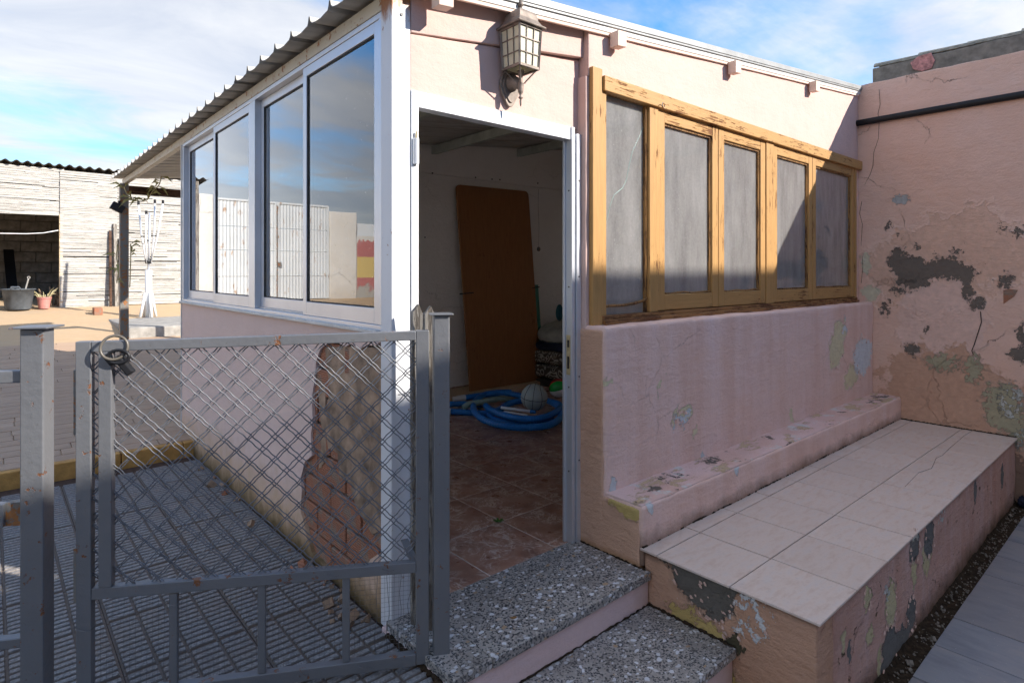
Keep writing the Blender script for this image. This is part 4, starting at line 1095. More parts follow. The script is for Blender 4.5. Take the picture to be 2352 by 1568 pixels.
while c < zhi + 1.05:
    for dlt in (0, .0145): wire(c + dlt + random.gauss(0, .0014), -1.0 + random.gauss(0, .004), -.003)
    c += pit
# fine wire netting tied to the lower part
mb = MB()
for s in [i * .0165 for i in range(1, 63)]:
    q = [gp(s + .0035 * mn.noise(Vector((s * 9, z * 6, 0))), z, -.017 + .006 * mn.noise(Vector((s * 4, z * 4, 2)))) for z in [i * .03 for i in range(0, 11)]]
    mb.tube(q, .00045, 3, caps=False)
for z in [i * .0165 for i in range(0, 19)]:
    q = [gp(s, z + .0035 * mn.noise(Vector((s * 6, z * 9, 0))), -.017 + .006 * mn.noise(Vector((s * 4, z * 4, 2)))) for s in [i * .035 for i in range(0, 30)]]
    mb.tube(q, .00045, 3, caps=False)
stuff(mb.build('wire_netting', M_thinwire, GT_))
mb = MB()
for (u0, v0), (u1, v1) in (((200, 1410), (245, 1395)), ((205, 1555), (250, 1540)), ((395, 1378), (415, 1376))):
    pass
for s, z in ((1.04, .22), (1.04, .05), (.79, .27), (.3, .31), (.12, .31), (.2, -.01), (.06, .9)):
    pts = [gp(s + .026 * math.cos(a), z + .004 * math.sin(a * 2), .024 * math.sin(a)) for a in [i * .45 for i in range(15)]]
    MB().tube(pts, .001, 4).build('tie_wire', M_thinwire, GT_)
# loose tail wires by the house post
mb = MB()
for k in range(4):
    q = [gp(.04 + .04 * k + .02 * mn.noise(Vector((k, t * 3, 0))), .31 - .34 * t, -.03 - .05 * t + .02 * mn.noise(Vector((k * 3, t * 3, 1)))) for t in [i / 12 for i in range(13)]]
    mb.tube(q, .0009, 4)
mb.build('loose_wire', M_thinwire, GT_)
br = MB().bar(gp(.02, .285, -.03), gp(.06, .33, -.16), .028, .004).build('latch_tongue', M_gate, GT_)

def fpost(name, label, c, top, w, capw):
    T = thing(name, label, 'post', (c[0], c[1], -.06))
    ax = (GT, GN, UP)
    MB().obox((c[0], c[1], (top - .06) / 2 - .0), ax, (w / 2, w / 2, (top + .06) / 2)).build('shaft', M_gate, T, bev=.004)
    MB().obox((c[0], c[1], top + .0035), ax, (capw / 2, capw / 2, .003)).build('cap', M_gate, T, bev=.002)
    return T
pR = GA + GT * (-.062)
pR = pR + GN * (-.005)
TR = fpost('gate_post', 'square grey metal gate post standing beside the terrazzo step', (pR.x, pR.y), 1.172, .056, .080)
pL = GA + GT * 1.172
FN = thing('metal_fence', 'grey metal fence post with horizontal rails at the left edge', 'fence', (pL.x, pL.y, -.06))
ax = (GT, GN, UP)
MB().obox((pL.x, pL.y, .545), ax, (.0315, .0315, .605)).build('post', M_gate, FN, bev=.004)
MB().obox((pL.x, pL.y, 1.1538), ax, (.051, .051, .003)).build('cap', M_gate, FN, bev=.002)
for z, h, o in ((1.005, .037, .0), (.590, .07, .006), (.20, .03, 0)):
    a = pL + GT * .0325; b = pL + GT * 1.6
    if z == .59:
        a2 = pL + GT * .078
        MB().obox(Vector((a.x + a2.x, a.y + a2.y, 2 * z)) / 2, ax, ((a2 - a).length / 2, .012, h / 2)).build('rail_bracket', M_rustpost, FN); a = a2
    MB().obox(Vector(((a.x + b.x) / 2, (a.y + b.y) / 2, z)) + GN * o, ax, ((b - a).length / 2, .016, h / 2)).build('rail', M_gate, FN, bev=.003)
pE = pL + GT * 1.66
MB().obox((pE.x, pE.y, .545), ax, (.0315, .0315, .605)).build('post', M_gate, FN, bev=.004)
# cable lock hanging on the gate
LK = thing('cable_lock', 'black cable lock looped round the top corner of the gate', 'lock', gp(.97, 1.0))
def gl(u, v, o):                                      # photo point on the gate plane, pushed towards the camera
    d = ray(u, v); k = (GA + GN * o).dot(GN) / d.dot(GN) if False else ((GA + GN * o - C0).x * GN.x + (GA + GN * o - C0).y * GN.y) / (d.x * GN.x + d.y * GN.y)
    return C0 + d * k
c = gl(262, 798, .028)
pts = [c + GT * (.034 * math.cos(a)) + UP * (.036 * math.sin(a)) + GN * (.012 * math.cos(a + .6)) for a in [i * 2 * math.pi / 40 for i in range(40)]]
MB().tube(pts, .0042, 8, closed=True).build('cable', simple('grey_cable_sheath', A(.12, .105, .085), .35, var=.2), LK, smooth=True)
c2 = gl(275, 818, .022)
pts = [c2 + GT * (.030 * math.cos(a)) + UP * (.020 * math.sin(a)) + GN * .01 for a in [i * 2 * math.pi / 30 for i in range(30)]]
MB().tube(pts, .005, 8, closed=True).build('cable', M_black, LK, smooth=True)
t = (GT * -.6 + UP * -.8).normalized(); n_ = GN; s_ = t.cross(n_)
MB().obox(gl(286, 838, .018), (t, n_, s_), (.034, .013, .012)).build('lock_body', M_black, LK, bev=.005)
MB().obox(gl(252, 828, .018), (t, n_, s_), (.016, .008, .008)).build('lock_end', M_black, LK, bev=.004)
# two old fence pickets behind the gate post
for (u, v, dx, top) in ((958, 698, 0, 0), (986, 702, 0, 0)):
    c = PY(u, v, 1.92 if u < 970 else 1.86)
    w = .021; zt = c.z
    P = [(-w, -.05), (w, -.05), (w, zt - .045), (.003, zt), (-w, zt - .03)]
    T = MB().prism(P, lambda p, q, d: (c.x + p * .8, c.y + d - p * .6, q), -.008, .008)
    o = T.build('wooden_picket', M_greywood, None, bev=.002)
    tag(o, 'weathered pointed wooden picket between gate and doorway, ' + ('nearer the white corner post' if u < 970 else 'right behind the gate post'), 'picket', 'old pickets behind the gate post')

# ------------------------------------------------------------------ inside the room
bl_, br_ = PZ(1078, 905, .0), PZ(1240, 888, .0)
tl_, tr_ = PY(1045, 424, 5.275), PY(1211, 440, 5.275)
bl_ = Vector((bl_.x, 5.12, 0)); br_ = Vector((PY(1241, 880, 5.12).x, 5.12, 0)); bl_.x = PY(1078, 900, 5.12).x
def bq(s, t): return bl_.lerp(br_, s).lerp(tl_.lerp(tr_, s), t)
P = [(0, 0), (1, 0), (1, .97)] + [(1 - .05 + .05 * math.cos(a), 1 - .025 + .025 * math.sin(a)) for a in (.4, .8, 1.2, 1.57)] + [(.05 - .05 * math.sin(a), 1 - .025 + .025 * math.cos(a)) for a in (0, .4, .8, 1.2)] + [(0, .97)]
o = MB().prism(P, lambda p, q, d: bq(p, q) + Vector((0, d, 0)), -.022, 0).build('plywood_board', M_board, None, bev=.003)
tag(o, 'tall brown plywood board with rounded top corners leaning on the room wall', 'board')
SB = None
for (u0, v0, u1, v1) in ((1056, 675, 1088, 672), (1223, 661, 1239, 659)):
    a = PY(u0, v0, 5.165); b = PY(u1, v1, 5.165)
    MB().bar(a, b, .008, .012).build('strap', M_black, o)
a = PY(1223, 654, 5.22); b = PY(1236, 654, 5.22); c = PY(1249, 858, 5.12); d = PY(1238, 858, 5.12)
mb = MB(); mb.v = [tuple(q) for q in (a, b, c, d)] + [tuple(q + Vector((0, .004, 0))) for q in (a, b, c, d)]; mb.f = [(0, 1, 2, 3), (7, 6, 5, 4), (0, 4, 5, 1), (1, 5, 6, 2), (2, 6, 7, 3), (3, 7, 4, 0)]
o = mb.build('plastic_sheet', M_gsheet); tag(o, 'narrow translucent green plastic sheet standing beside the plywood board', 'sheet')
# hoses
def hp_(L, z0=.03, z1=None):
    pts = []
    for k, (x, y) in enumerate(L):
        u = 1010.7 + x * .2637; v = 597.2 + y * .2637
        z = z0 if z1 is None else z0 + (z1 - z0) * math.sin(math.pi * k / (len(L) - 1))
        pts.append(PZ(u, v, z))
    return pts
def smoothpath(P, n):
    out = []; m = len(P)
    for i in range(m - 1):
        p0 = P[max(i - 1, 0)]; p1 = P[i]; p2 = P[i + 1]; p3 = P[min(i + 2, m - 1)]
        for k in range(n):
            t = k / n
            out.append(.5 * ((2 * p1) + (p2 - p0) * t + (2 * p0 - 5 * p1 + 4 * p2 - p3) * t * t + (3 * p1 - p0 - 3 * p2 + p3) * t ** 3))
    out.append(P[-1]); return out
def hose(name, label, L, r, mat, z0, z1=None, cuff=None, grp=None, ring=.004):
    P = smoothpath(hp_(L, z0, z1), 28)
    T = thing(name, label, 'hose', (P[0].x, P[0].y, 0), grp)
    MB().tube(P, [r * (1 + (.05 if k % 4 < 2 else -.05)) for k in range(len(P))], 12).build('tube', mat, T, smooth=True)
    if cuff is not None:
        q = P[0]; d = (P[0] - P[6]).normalized()
        MB().tube([q - d * .03, q + d * .055], [r * 1.12, r * 1.12], 14).build('cuff', M_hoseend, T, smooth=False)
        MB().tube([q + d * .056, q + d * .10], [r * 1.02, r * .96], 14).build('cuff_end', M_hoseend, T)
    return T
hose('pool_hose', 'long blue ribbed hose coiled in wide loops under the ball', [(195, 1200), (300, 1185), (420, 1170), (560, 1158), (700, 1180), (860, 1200), (985, 1245), (1050, 1300), (1045, 1375), (960, 1432), (820, 1455), (650, 1455), (480, 1425), (350, 1370), (292, 1295), (310, 1220), (390, 1170), (500, 1150), (620, 1150)], .028, M_hose, .032, .07, True, 'blue hoses on the floor')
hose('pool_hose', 'blue hose end lying nearest the doorway with white cuff', [(70, 1318), (180, 1322), (300, 1330), (420, 1335), (520, 1300), (600, 1250), (700, 1225), (830, 1225)], .028, M_hose, .03, None, True, 'blue hoses on the floor')
hose('pool_hose', 'blue hose running out of sight behind the gate post', [(-60, 1262), (60, 1255), (160, 1250), (260, 1250), (360, 1262)], .026, M_hose, .03, None, None, 'blue hoses on the floor')
hose('pool_hose', 'inner loop of blue hose around the white brush pole', [(398, 1268), (440, 1300), (540, 1345), (690, 1378), (840, 1380), (960, 1350), (1035, 1300), (1045, 1262), (980, 1235)], .027, M_hose, .075, .10, None, 'blue hoses on the floor')
hose('pool_hose', 'lower inner blue hose loop resting on the tiles', [(440, 1300), (432, 1345), (480, 1390), (600, 1410), (750, 1418), (900, 1400), (970, 1370)], .026, M_hose, .03, None, None, 'blue hoses on the floor')
hose('green_hose', 'short pale green ribbed hose lying between the blue loops', [(205, 1285), (250, 1255), (340, 1240), (450, 1218), (540, 1205), (600, 1215)], .027, M_ghose, .034, .075)
a, b = hp_([(535, 1285)], .11)[0], hp_([(790, 1318)], .11)[0]
T = thing('pool_brush', 'white plastic pool brush lying across the blue hoses', 'brush', (a.x, a.y, .1))
MB().tube([a, b], .014, 10).build('brush_bar', M_white, T, smooth=True)
a2, b2 = hp_([(560, 1318)], .105)[0], hp_([(760, 1350)], .105)[0]
MB().tube([a2, b2], .008, 8).build('brush_rod', M_hoseend, T)
MB().tube([b, b + (b - a) * .16], [.018, .012], 8).build('brush_socket', M_bluecloth, T)
# ball with seams
d = 5.3; rb_ = ray(1227, 912); bc = C0 + rb_ * d; br0 = .119
T = thing('basketball', 'worn pale basketball with dark seams resting on the hoses', 'ball', (bc.x, bc.y, bc.z - br0))
bm = bmesh.new(); bmesh.ops.create_uvsphere(bm, u_segments=32, v_segments=20, radius=br0); me = bpy.data.meshes.new('skin'); bm.to_mesh(me); bm.free(); me.shade_smooth()
put('skin', me, M_ball, T, bc)
rotm = Matrix.Rotation(R(8), 3, 'X') @ Matrix.Rotation(R(41), 3, 'Z')
def ring(fn): return [bc + rotm @ Vector(fn(a)).normalized() * br0 for a in [i * 2 * math.pi / 48 for i in range(48)]]
for fn in (lambda a: (math.cos(a), math.sin(a), .0), lambda a: (math.cos(a), .0, math.sin(a)), lambda a: (math.cos(a), .62 + .25 * math.cos(2 * a), math.sin(a)), lambda a: (math.cos(a), -.62 - .25 * math.cos(2 * a), math.sin(a))):
    MB().tube(ring(fn), .0026, 6, closed=True).build('seam', M_black, T, smooth=True)
bb = C0 + ray(1283, 891) * 6.3; rr = .102
T = thing('beach_ball', 'green, white and red beach ball half hidden by the door jamb', 'ball', (bb.x, bb.y, bb.z - rr))
for k in range(6):
    mb = MB(); n1, n2 = 8, 14
    for i in range(n1 + 1):
        for j in range(n2 + 1):
            th = k * math.pi / 3 + math.pi / 3 * i / n1; ph = math.pi * j / n2
            v = Vector((math.sin(ph) * math.cos(th), math.sin(ph) * math.sin(th), math.cos(ph))) * rr
            v = Matrix.Rotation(R(-48), 3, 'Z') @ Matrix.Rotation(R(75), 3, 'Y') @ Matrix.Rotation(R(35), 3, 'Z') @ v; mb.v.append(tuple(bb + v))
    for i in range(n1):
        for j in range(n2): a = i * (n2 + 1) + j; mb.f.append((a, a + 1, a + n2 + 2, a + n2 + 1))
    mb.build('panel', (M_green, M_vwhite, M_red)[k % 3], T, smooth=True)
# pile of cushions and cloth in the corner
def pillow(name, label, c, h, mat, sq=.55, tilt=(0, 0, 0), cat='cushion', grp='things piled in the room corner', amp=.012):
    bm = bmesh.new(); bmesh.ops.create_uvsphere(bm, u_segments=36, v_segments=20, radius=1)
    for v in bm.verts:
        p = v.co.copy(); q = Vector([math.copysign(abs(x) ** sq, x) for x in p])
        q = Vector((q.x * h[0], q.y * h[1], q.z * h[2])); q += p * amp * mn.noise(q * 7 + Vector(c)); v.co = q
    me = bpy.data.meshes.new(name); bm.to_mesh(me); bm.free(); me.shade_smooth()
    o = put(name, me, mat, None, c, tilt); tag(o, label, cat, grp); return o
MB1 = MB().box(4.84, 5.6, 4.66, 5.26, 0, .07).box(4.84, 5.6, 4.66, 4.72, .07, .085)
o = MB1.build('low_crate', M_dark); tag(o, 'low dark crate under the folded patterned mattress', 'crate')
pillow('folded_mattress', 'lower fold of brown scroll patterned mattress in the corner', (5.23, 4.98, .17), (.40, .30, .082), M_pattern, .35, cat='mattress')
pillow('folded_mattress', 'upper fold of brown scroll patterned mattress under dark cloth', (5.22, 4.97, .33), (.38, .29, .080), M_pattern, .35, cat='mattress')
pillow('dark_cloth', 'dark navy cloth bundle under the grey cushion', (5.22, 4.95, .455), (.37, .27, .055), M_navy, .5, cat='cloth', amp=.03)
pillow('blue_cloth', 'bright blue cloth sticking out under the grey cushion', (5.18, 4.80, .525), (.18, .12, .03), M_bluecloth, .6, cat='cloth', amp=.03)
pillow('grey_cushion', 'large domed grey beige cushion on top of the pile', (5.27, 4.98, .63), (.42, .26, .115), M_cush, .75, (R(4), R(-10), 0))
c = PY(1285, 718, 5.05)
T = thing('teal_paddle', 'dull teal plastic paddle standing behind the grey cushion', 'paddle', (c.x, c.y, c.z - .12))
MB().prism([(.062 * math.cos(a), .10 * math.sin(a)) for a in [i * 2 * math.pi / 24 for i in range(24)]], lambda p, q, dd: (c.x + p, c.y + dd, c.z + q), -.006, .006).build('blade', M_teal, T, bev=.004)
MB().tube([c + Vector((0, -.01, -.10)), c + Vector((.0, -.01, .08))], .006, 6).build('rib', M_teal, T)
c = PY(1237, 572, 5.309)
o = MB().lathe([(.028, 0), (.028, .004), (.02, .008)], (0, 0, 0), 18).build('wall_disc', M_rustpost, None, loc=(c.x, 5.3085, c.z)); o.rotation_euler = (R(90), 0, 0)
tag(o, 'small round grey disc fixed to the white room wall', 'disc')
mb = MB().tube([PY(1237, 572, 5.306), PY(1238, 520, 5.306), PY(1236, 470, 5.306), PY(1237, 435, 5.306)], .0016, 5)
o = mb.build('thin_cord', M_rustpost); tag(o, 'thin dark cord hanging above the round disc on the room wall', 'cord')
for k, (u, v) in enumerate(((993, 398), (976, 545), (1092, 408), (1130, 412), (1148, 413), (1235, 421))):
    c = PY(u, v, 5.307)
    o = MB().lathe([(.009, 0), (.005, .01)], (0, 0, 0), 8).build('wall_plug', M_dark, H, loc=(c.x, c.y, c.z)); o.rotation_euler = (R(90), 0, 0)
# a green leaf on the tiles
c = PZ(1145, 1197, .003)
mb = MB()
for k in range(6):
    a = k * 1.1; p = c + Vector((.012 * math.cos(a), .012 * math.sin(a), .004)); t = Vector((math.cos(a), math.sin(a), .25)).normalized(); s_ = t.cross(UP)
    mb.obox(p, (t, s_, t.cross(s_)), (.016, .006, .0008))
o = mb.build('green_sprig', simple('fresh_green_leaf', A(.05, .13, .02), .6)); tag(o, 'tiny green sprig lying on the brown floor tiles', 'sprig')
c = PZ(1190, 1425, .003); c = PZ(1180, 1418, .003)
mb = MB(); 
for k in range(8):
    t0 = (k - 4) / 4; mb.obox(c + Vector((t0 * .012, -t0 * .006, .001 + .002 * t0 * t0)), (Vector((.89, -.45, 0)), Vector((.45, .89, 0)), UP), (.0018, .007 * (1 - t0 * t0 * .8), .0006))
o = mb.build('dry_leaf', simple('dry_brown_leaf', A(.30, .17, .07), .8)); tag(o, 'small dry brown leaf on the terrazzo doorstep', 'leaf')

# ------------------------------------------------------------------ reed shed at the back of the yard
YS = 13.3
SH = thing('reed_shed', 'long shed clad in bleached horizontal reed screens with dark corrugated roof', 'shed', (2, 14, .55))
def reeds(name, x0, x1, z0f, z1, y, seed, drop=.05):
    rnd = random.Random(seed); mb = MB(); z = z0f
    while z < z1:
        x = x0 - rnd.uniform(0, .5)
        while x < x1:
            L = rnd.uniform(.5, 1.6); a = max(x, x0); b = min(x + L, x1)
            if b - a > .05 and rnd.random() > drop:
                h = rnd.uniform(.0045, .0072); tl = rnd.uniform(-.006, .006)
                c = Vector(((a + b) / 2, y + rnd.uniform(-.008, .004), z + rnd.uniform(-.003, .003)))
                t = Vector((1, 0, tl / max(.2, b - a))).normalized()
                mb.obox(c, (t, Vector((0, 1, 0)), t.cross(Vector((0, -1, 0)))), ((b - a) / 2, .006, h))
            x += L
        z += .0125
    stuff(mb.build(name, M_reed, SH))
RT = 3.17
MB().box(-.72, .985, YS + .02, YS + .045, 2.36, RT).box(.99, 5.6, YS + .02, YS + .045, .64, RT).build('reed_gap_shade', M_dark, SH)  # dark sheet standing in for the shade in the reed gaps
reeds('reed_screen', -.72, .985, 2.335, RT, YS, 3, .04)
reeds('reed_screen', .925, 1.78, .70, RT - .015, YS - .018, 4, .04)
reeds('reed_screen', 1.70, 5.6, .66, RT, YS, 5, .09)
MB().box(.915, .965, YS - .02, YS + .03, .70, 2.36).build('door_post', simple('pale_timber_post', A(.66, .50, .30), .8, bump=.002), SH)
MB().box(-.78, -.73, YS - .02, YS + .2, .70, RT).build('door_post', M_greywood, SH)
bmesh_ = MB().box(0, .50, 0, .16, 0, .19).mesh('concrete_block')
for k in range(9):
    o = put('concrete_block', bmesh_, M_block, SH, (1.45 + k * .51, YS - .03, .46 + .0)); bevel(o, .006)
MB().box(-.75, 5.6, YS + .05, 16.0, .6, .69).build('shed_floor', M_conc, SH)
# block wall seen through the opening
bw = MB().box(0, .49, 0, .12, 0, .2).mesh('concrete_block')
MB().box(-.8, 3.0, 15.84, 15.95, .69, 3.2).build('back_wall_core', M_mortar, SH)
for r_ in range(12):
    for k in range(7):
        o = put('concrete_block', bw, M_block, SH, (-.8 + k * .502 - (.25 if r_ % 2 else 0), 15.78 + random.uniform(-.004, .004), .69 + r_ * .212)); bevel(o, .005)
MB().box(-.8, -.7, YS + .21, 15.9, .69, 3.15).build('shed_side_wall', M_block, SH)
MB().box(5.5, 5.6, YS + .06, 15.9, .6, 3.15).build('shed_side_wall', M_block, SH)
# corrugated fibre roof
mb = MB(); n = 420
for k in range(n + 1):
    x = -.95 + 6.7 * k / n; h = .022 * math.sin(2 * math.pi * x / .146)
    for yy in (YS - .10, 16.2):
        z = RT + .035 + h + (.02 if yy < 14 else -.12); mb.v += [(x, yy, z), (x, yy, z - .007)]
for k in range(n):
    a = k * 4; b = a + 4; mb.f += [(a, b, b + 2, a + 2), (a + 1, a + 3, b + 3, b + 1), (a, a + 1, b + 1, b), (a + 2, b + 2, b + 3, a + 3)]
mb.build('shed_roof', simple('dark_fibre_cement', A(.085, .08, .07), .9, var=.4), SH, smooth=False)
# things at the shed
def yz_(u, v, Y): return PY(u, v, Y)
c = PY(42, 700, 13.05); zb = pz(13.05)
T = thing('rubber_tub', 'big dusty black rubber tub with handles in the shed opening', 'tub', (c.x, c.y, zb))
MB().lathe([(.16, zb), (.175, zb + .02), (.215, zb + .33), (.235, zb + .335), (.235, zb + .352), (.21, zb + .352), (.165, zb + .06), (.02, zb + .05)], (c.x, c.y, 0), 28).build('tub_body', M_bucket, T, smooth=True)
for a in (R(-100), R(100)):
    q = Vector((c.x + .22 * math.cos(a), c.y + .22 * math.sin(a), zb + .35)); sd = Vector((-math.sin(a), math.cos(a), 0))
    MB().tube([q - sd * .07 - UP * .02, q - sd * .05 + UP * .03, q + sd * .05 + UP * .03, q + sd * .07 - UP * .02], .012, 8).build('handle', M_bucket, T, smooth=True)
a = Vector((c.x + .06, c.y - .05, zb + .2)); 
T2 = thing('trowel', 'pale tool handle sticking up out of the black tub', 'tool', (a.x, a.y, a.z))
MB().tube([a, a + Vector((.07, .0, .32))], .012, 8).build('handle', M_conc, T2); MB().tube([a + Vector((.075 + .018 * math.cos(t), 0, .34 + .018 * math.sin(t))) for t in [i * .52 for i in range(12)]], .006, 6, closed=True).build('handle_loop', M_conc, T2)
c = PY(101, 700, 13.08); zb = pz(13.08)
T = thing('flower_pot', 'pink plastic flower pot with a dead plant beside the black tub', 'pot', (c.x, c.y, zb))
MB().lathe([(.075, zb), (.098, zb + .17), (.108, zb + .172), (.108, zb + .20), (.098, zb + .20), (.09, zb + .165), (.01, zb + .16)], (c.x, c.y, 0), 24).build('pot_body', M_pot, T, smooth=False)
mb = MB()
for k in range(26):
    a = random.uniform(0, 6.28); l = random.uniform(.08, .24); q = Vector((c.x + .05 * math.cos(a), c.y + .05 * math.sin(a), zb + .16)); e = q + Vector((math.cos(a) * l * .7, math.sin(a) * l * .7, l * random.uniform(.3, 1.0)))
    m_ = (q + e) / 2 + Vector((0, 0, .04)); mb.tube([q, m_, e], [.006, .006, .002], 5)
mb.build('dead_plant', M_dry, T)
c = PY(127, 698, 13.5)
T = thing('root_pile', 'pile of dry brown roots behind the pink flower pot', 'roots', (c.x, c.y, .7))
for k in range(14):
    q = Vector((c.x + random.uniform(-.13, .14), c.y + random.uniform(-.1, .25), .70)); e = q + Vector((random.uniform(-.15, .15), random.uniform(-.1, .1), random.uniform(.18, .42)))
    MB().tube([q, q.lerp(e, .5) + Vector((random.uniform(-.05, .05), 0, .02)), e], [.03, .024, .014], 6).build('root', M_log, T)
c0 = PY(22, 575, 14.6); 
T = MB().bar((PY(32, 640, 14.2).x, 14.2, .69), (c0.x, 15.6, c0.z + .03), .16, .05).build('dark_plank', M_black); bevel(T, .003)
tag(T, 'black plank leaning on the block wall inside the shed', 'plank')
mb = MB().tube([PY(u, v, 13.28) for u, v in ((-120, 532), (0, 536), (60, 537), (100, 535), (134, 529))], .008, 6)
tag(mb.build('white_cord', M_white, None, smooth=True), 'white cord strung across the shed opening', 'cord')
for k, (u0, u1, vt) in enumerate(((250, 256, 530), (259, 268, 514), (273, 279, 548))):
    a = PY((u0 + u1) / 2, vt, YS - .05); zb = .565; w = abs(PY(u1, 500, YS).x - PY(u0, 500, YS).x)
    o = MB().bar((a.x + .02 * k, YS - .12, zb), (a.x, YS - .04, a.z), w, .05).build('leaning_pole', M_greywood if k else M_fascia); bevel(o, .006)
    tag(o, ('thin dark pole leaning on the reed wall, leftmost of three', 'tall thick grey pole leaning on the reed wall beside the porch post', 'short grey pole leaning on reed wall right behind the porch post')[k], 'pole', 'poles leaning on the reed wall')
# folded rotary clothes dryer
c = PZ(341, 729, .565)
T = thing('clothes_dryer', 'folded white rotary clothes dryer on the concrete platform', 'clothes dryer', (c.x, c.y, .565))
dd = (c - C0).dot(_f); zz = lambda v: HZ + (HYP - v) * dd / FX
MB().tube([c + UP * .0, Vector((c.x, c.y, zz(620)))], .052, 12).build('sleeve', M_white, T, smooth=True)
MB().tube([Vector((c.x, c.y, zz(619))), Vector((c.x + .02, c.y, zz(488)))], .018, 8).build('mast', M_alu, T, smooth=True)
for a in (.4, 1.9, 3.4, 4.9): MB().tube([Vector((c.x + .05 * math.cos(a), c.y + .05 * math.sin(a), zz(672))), Vector((c.x + .13 * math.cos(a), c.y + .13 * math.sin(a), .575))], .022, 8).build('foot', M_white, T, smooth=True)
MB().lathe([(.045, zz(606)), (.055, zz(600)), (.04, zz(594))], (c.x, c.y, 0), 10).build('hub', M_black, T)
for k, (a, vt, r1) in enumerate(((2.4, 468, .17), (.2, 463, .10), (5.6, 465, .24), (3.9, 490, .05))):
    e = Vector((c.x + r1 * math.cos(a), c.y + r1 * math.sin(a), zz(vt))); s0 = Vector((c.x + .04 * math.cos(a), c.y + .04 * math.sin(a), zz(604)))
    MB().tube([s0, s0.lerp(e, .5) + Vector((.02 * math.cos(a), .02 * math.sin(a), 0)), e], [.013, .014, .016], 8).build('arm', M_white, T, smooth=True)
    MB().tube([e - UP * .02, e + UP * .04], .02, 8).build('arm_tip', M_black, T)
    m_ = s0.lerp(e, .45); MB().tube([m_ - Vector((.03, 0, 0)), m_ + Vector((.03, 0, 0))], .012, 6).build('arm_joint', M_black, T)
# black box lamp on the porch post
c = PX(272, 477, 1.14); c = Vector((1.085, 8.07, HZ + (HYP - 477) * 6.8 / FX))
T = thing('post_lamp', 'small black box lamp tilted on the rusty porch post', 'lamp', c)
rm = Matrix.Rotation(R(28), 3, Vector((0, 1, 0)))
MB().obox(c, (rm @ Vector((1, 0, 0)), Vector((0, 1, 0)), rm @ UP), (.065, .035, .045)).build('housing', M_black, T, bev=.006)
MB().obox(c + Vector((.02, .02, .05)), (Vector((1, 0, 0)), Vector((0, 1, 0)), UP), (.012, .008, .03)).build('bracket', M_black, T)
# dried vine hanging from the porch
T = thing('dried_vine', 'dried straw coloured vine trailing over the porch post and beam', 'vine', (1.3, 8.3, 2.2))
def vine(L, Y, nleaf, seed):
    rnd = random.Random(seed); P = smoothpath([PY(u, v, Y) for u, v in L], 8); MB().tube(P, .006, 5).build('stem', M_dry, T)
    mb = MB()
    for k in range(nleaf):
        p = rnd.choice(P); a = rnd.uniform(0, 6.28); l = rnd.uniform(.08, .19); d = Vector((math.cos(a), math.sin(a) * .6, rnd.uniform(-.7, .35))).normalized(); s_ = d.cross(Vector((0, 1, .2))).normalized() * .013
        m_ = p + d * l * .5 + UP * .02; e = p + d * l - UP * .03; i = len(mb.v)
        mb.v += [tuple(p), tuple(m_ + s_), tuple(e), tuple(m_ - s_), tuple(m_ + UP * .004)]; mb.f += [(i, i + 1, i + 4), (i + 1, i + 2, i + 4), (i + 2, i + 3, i + 4), (i + 3, i, i + 4)]
    mb.build('leaves', M_leaf, T)
vine([(285, 430), (290, 442), (300, 455), (320, 462), (338, 458), (350, 440), (365, 425), (372, 400), (378, 380), (390, 360)], 8.06, 34, 1)
vine([(398, 352), (400, 340), (405, 330), (412, 326)], 7.0, 12, 2)
vine([(270, 560), (268, 590), (272, 620), (268, 650)], 8.06, 9, 3)
vine([(300, 560), (300, 600), (298, 660)], 8.06, 6, 4)
# brick left beside the ramp
o = MB().box(1.30, 1.42, 12.1, 12.35, pz(12.2) - .02, pz(12.2) + .10).build('loose_brick', M_brick); bevel(o, .006); tag(o, 'red brick standing beside the shed ramp', 'brick')

# ------------------------------------------------------------------ far yard wall with gate, mirrored in the windows
YW = thing('yard_wall', 'white plastered yard wall with a painted flag beside the big gate', 'wall', (-3, YS + .1, .6))
rough_box('gate_pier', M_whitewall, YW, -1.06, -.74, YS, YS + .25, .6, 2.93, .15, .02, .01, 3)
rough_box('gate_pier', M_whitewall, YW, -4.32, -3.64, YS, YS + .25, .6, 2.76, .15, .02, .01, 3)
def m_flag():
    g = G('painted_flag_wall', .9, 0, .2); z = g.axis('z'); x = g.axis('x')
    c = g.mix(g.noise(4, 5), A(.62, .60, .55), A(.54, .51, .46))
    zz_ = g.math('ADD', z, g.math('MULTIPLY', g.math('SUBTRACT', g.noise(5, 6, .7), .5), .0))
    band = g.math('MULTIPLY', g.mr(z, 1.195, 1.20), g.mr(z, 1.705, 1.70))
    fl = g.mix(band, A(.42, .14, .13), A(.58, .43, .15))
    rag_ = g.math('MULTIPLY', g.math('SUBTRACT', g.noise(4, 6, .7), .5), .8)
    inz = g.math('MULTIPLY', g.mr(g.math('ADD', z, rag_), 2.06, 2.05), g.mr(g.math('ADD', z, rag_), .90, .91))
    inx = g.math('MULTIPLY', g.mr(x, -6.3, -6.28), g.mr(x, -4.34, -4.36))
    c = g.mix(g.math('MULTIPLY', g.math('MULTIPLY', inz, inx), .95), c, fl)
    lo = g.mr(g.math('ADD', z, rag_), .98, .92); c = g.mix(g.math('MULTIPLY', lo, .8), c, A(.34, .32, .28))
    g.col(c); g.nrm(g.bump(g.noise(30, 5), .004)); return g.m
rough_box('flag_wall', m_flag(), YW, -9.0, -4.33, YS + .05, YS + .25, .6, 2.22, .25, .01, .006, 3)
MB().box(-9.0, -4.33, YS + .12, YS + .15, 2.22, 2.52).build('sheet_on_top', M_gatew, YW)
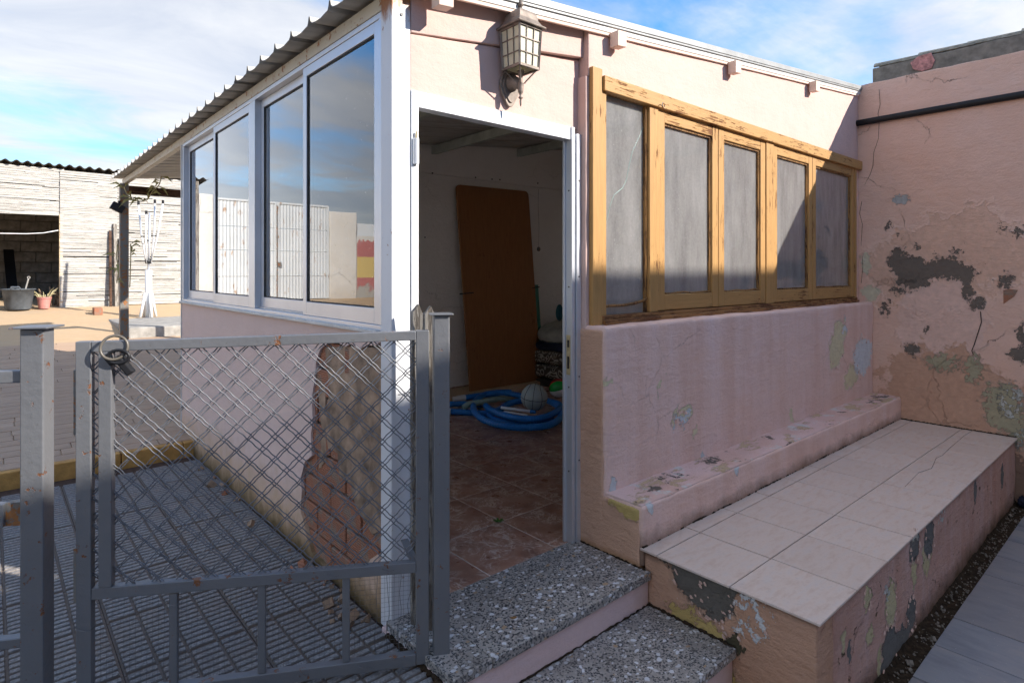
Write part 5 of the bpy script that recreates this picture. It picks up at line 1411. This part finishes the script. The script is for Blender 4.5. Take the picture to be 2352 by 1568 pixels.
YG = thing('yard_gate', 'big white double gate of ribbed metal sheets at the end of the yard', 'gate', (-2.3, YS + .1, .7))
def ribsheet(x0, x1, z0, z1, par):
    mb = MB(); x = x0; k = 0; pts = []
    while x < x1 - .001: pts.append((x, .0 if k % 2 else .014)); x += .035; k += 1
    pts.append((x1, 0)); n = len(pts)
    for x, h in pts: mb.v += [(x, YS + .06 - h, z0), (x, YS + .06 - h, z1), (x, YS + .075, z0), (x, YS + .075, z1)]
    for k in range(n - 1):
        a = k * 4; b = a + 4; mb.f += [(a, b, b + 1, a + 1), (a + 2, a + 3, b + 3, b + 2), (a + 1, b + 1, b + 3, a + 3), (a, a + 2, b + 2, b)]
    mb.build('gate_sheet', M_gatew, par)
lv = [.72, 1.24, 1.80, 2.30, 2.86]
for (x0, x1) in ((-2.36, -1.07), (-3.63, -2.37)):
    lf = put('gate_leaf', MB().box(x0, x0 + .04, YS + .03, YS + .05, .72, 2.88).box(x1 - .04, x1, YS + .03, YS + .05, .72, 2.88).box(x0 + .04, x1 - .04, YS + .03, YS + .05, 2.84, 2.88).mesh('gate_leaf'), M_gatew, YG)
    for a, b in zip(lv[:-1], lv[1:]): ribsheet(x0 + .01, x1 - .01, a + .006, b - .006, lf)
MB().box(-2.45, -2.38, YS - .0, YS + .028, 1.45, 1.55).build('gate_lock', M_rustpost, YG)
MB().box(-2.375, -2.355, YS + .01, YS + .029, .75, 2.8).build('gate_bolt', M_rustpost, YG)

# ------------------------------------------------------------------ the house across, behind the photographer
NH = thing('neighbour_house', 'plain cream flat roofed house across the yard behind the viewer', 'house', (3, -6, -.47))
def nwall(x0, x1, zt): return rough_box('house_wall', M_nhouse, NH, x0, x1, -8.5, -4.2, -.5, zt, 1.0, .03, .01, 1)
nwall(-9, 5.72, 4.70); nwall(5.721, 17, 5.15)
for x0, x1, zt in ((-9.1, 5.72, 4.70), (5.721, 17.1, 5.15)): MB().box(x0, x1, -4.28, -4.12, zt, zt + .07).build('parapet_cap', M_conc, NH)
for x in (-4.5, -1.2, 8.0, 11.5):
    for z in (.9, 3.2):
        w = put('window', MB().box(x, x + 1.1, -4.26, -4.17, z, z + 1.2).mesh('window'), M_fascia, NH)
        MB().box(x + .06, x + 1.04, -4.20, -4.155, z + .06, z + 1.14).build('pane', M_glass, w)
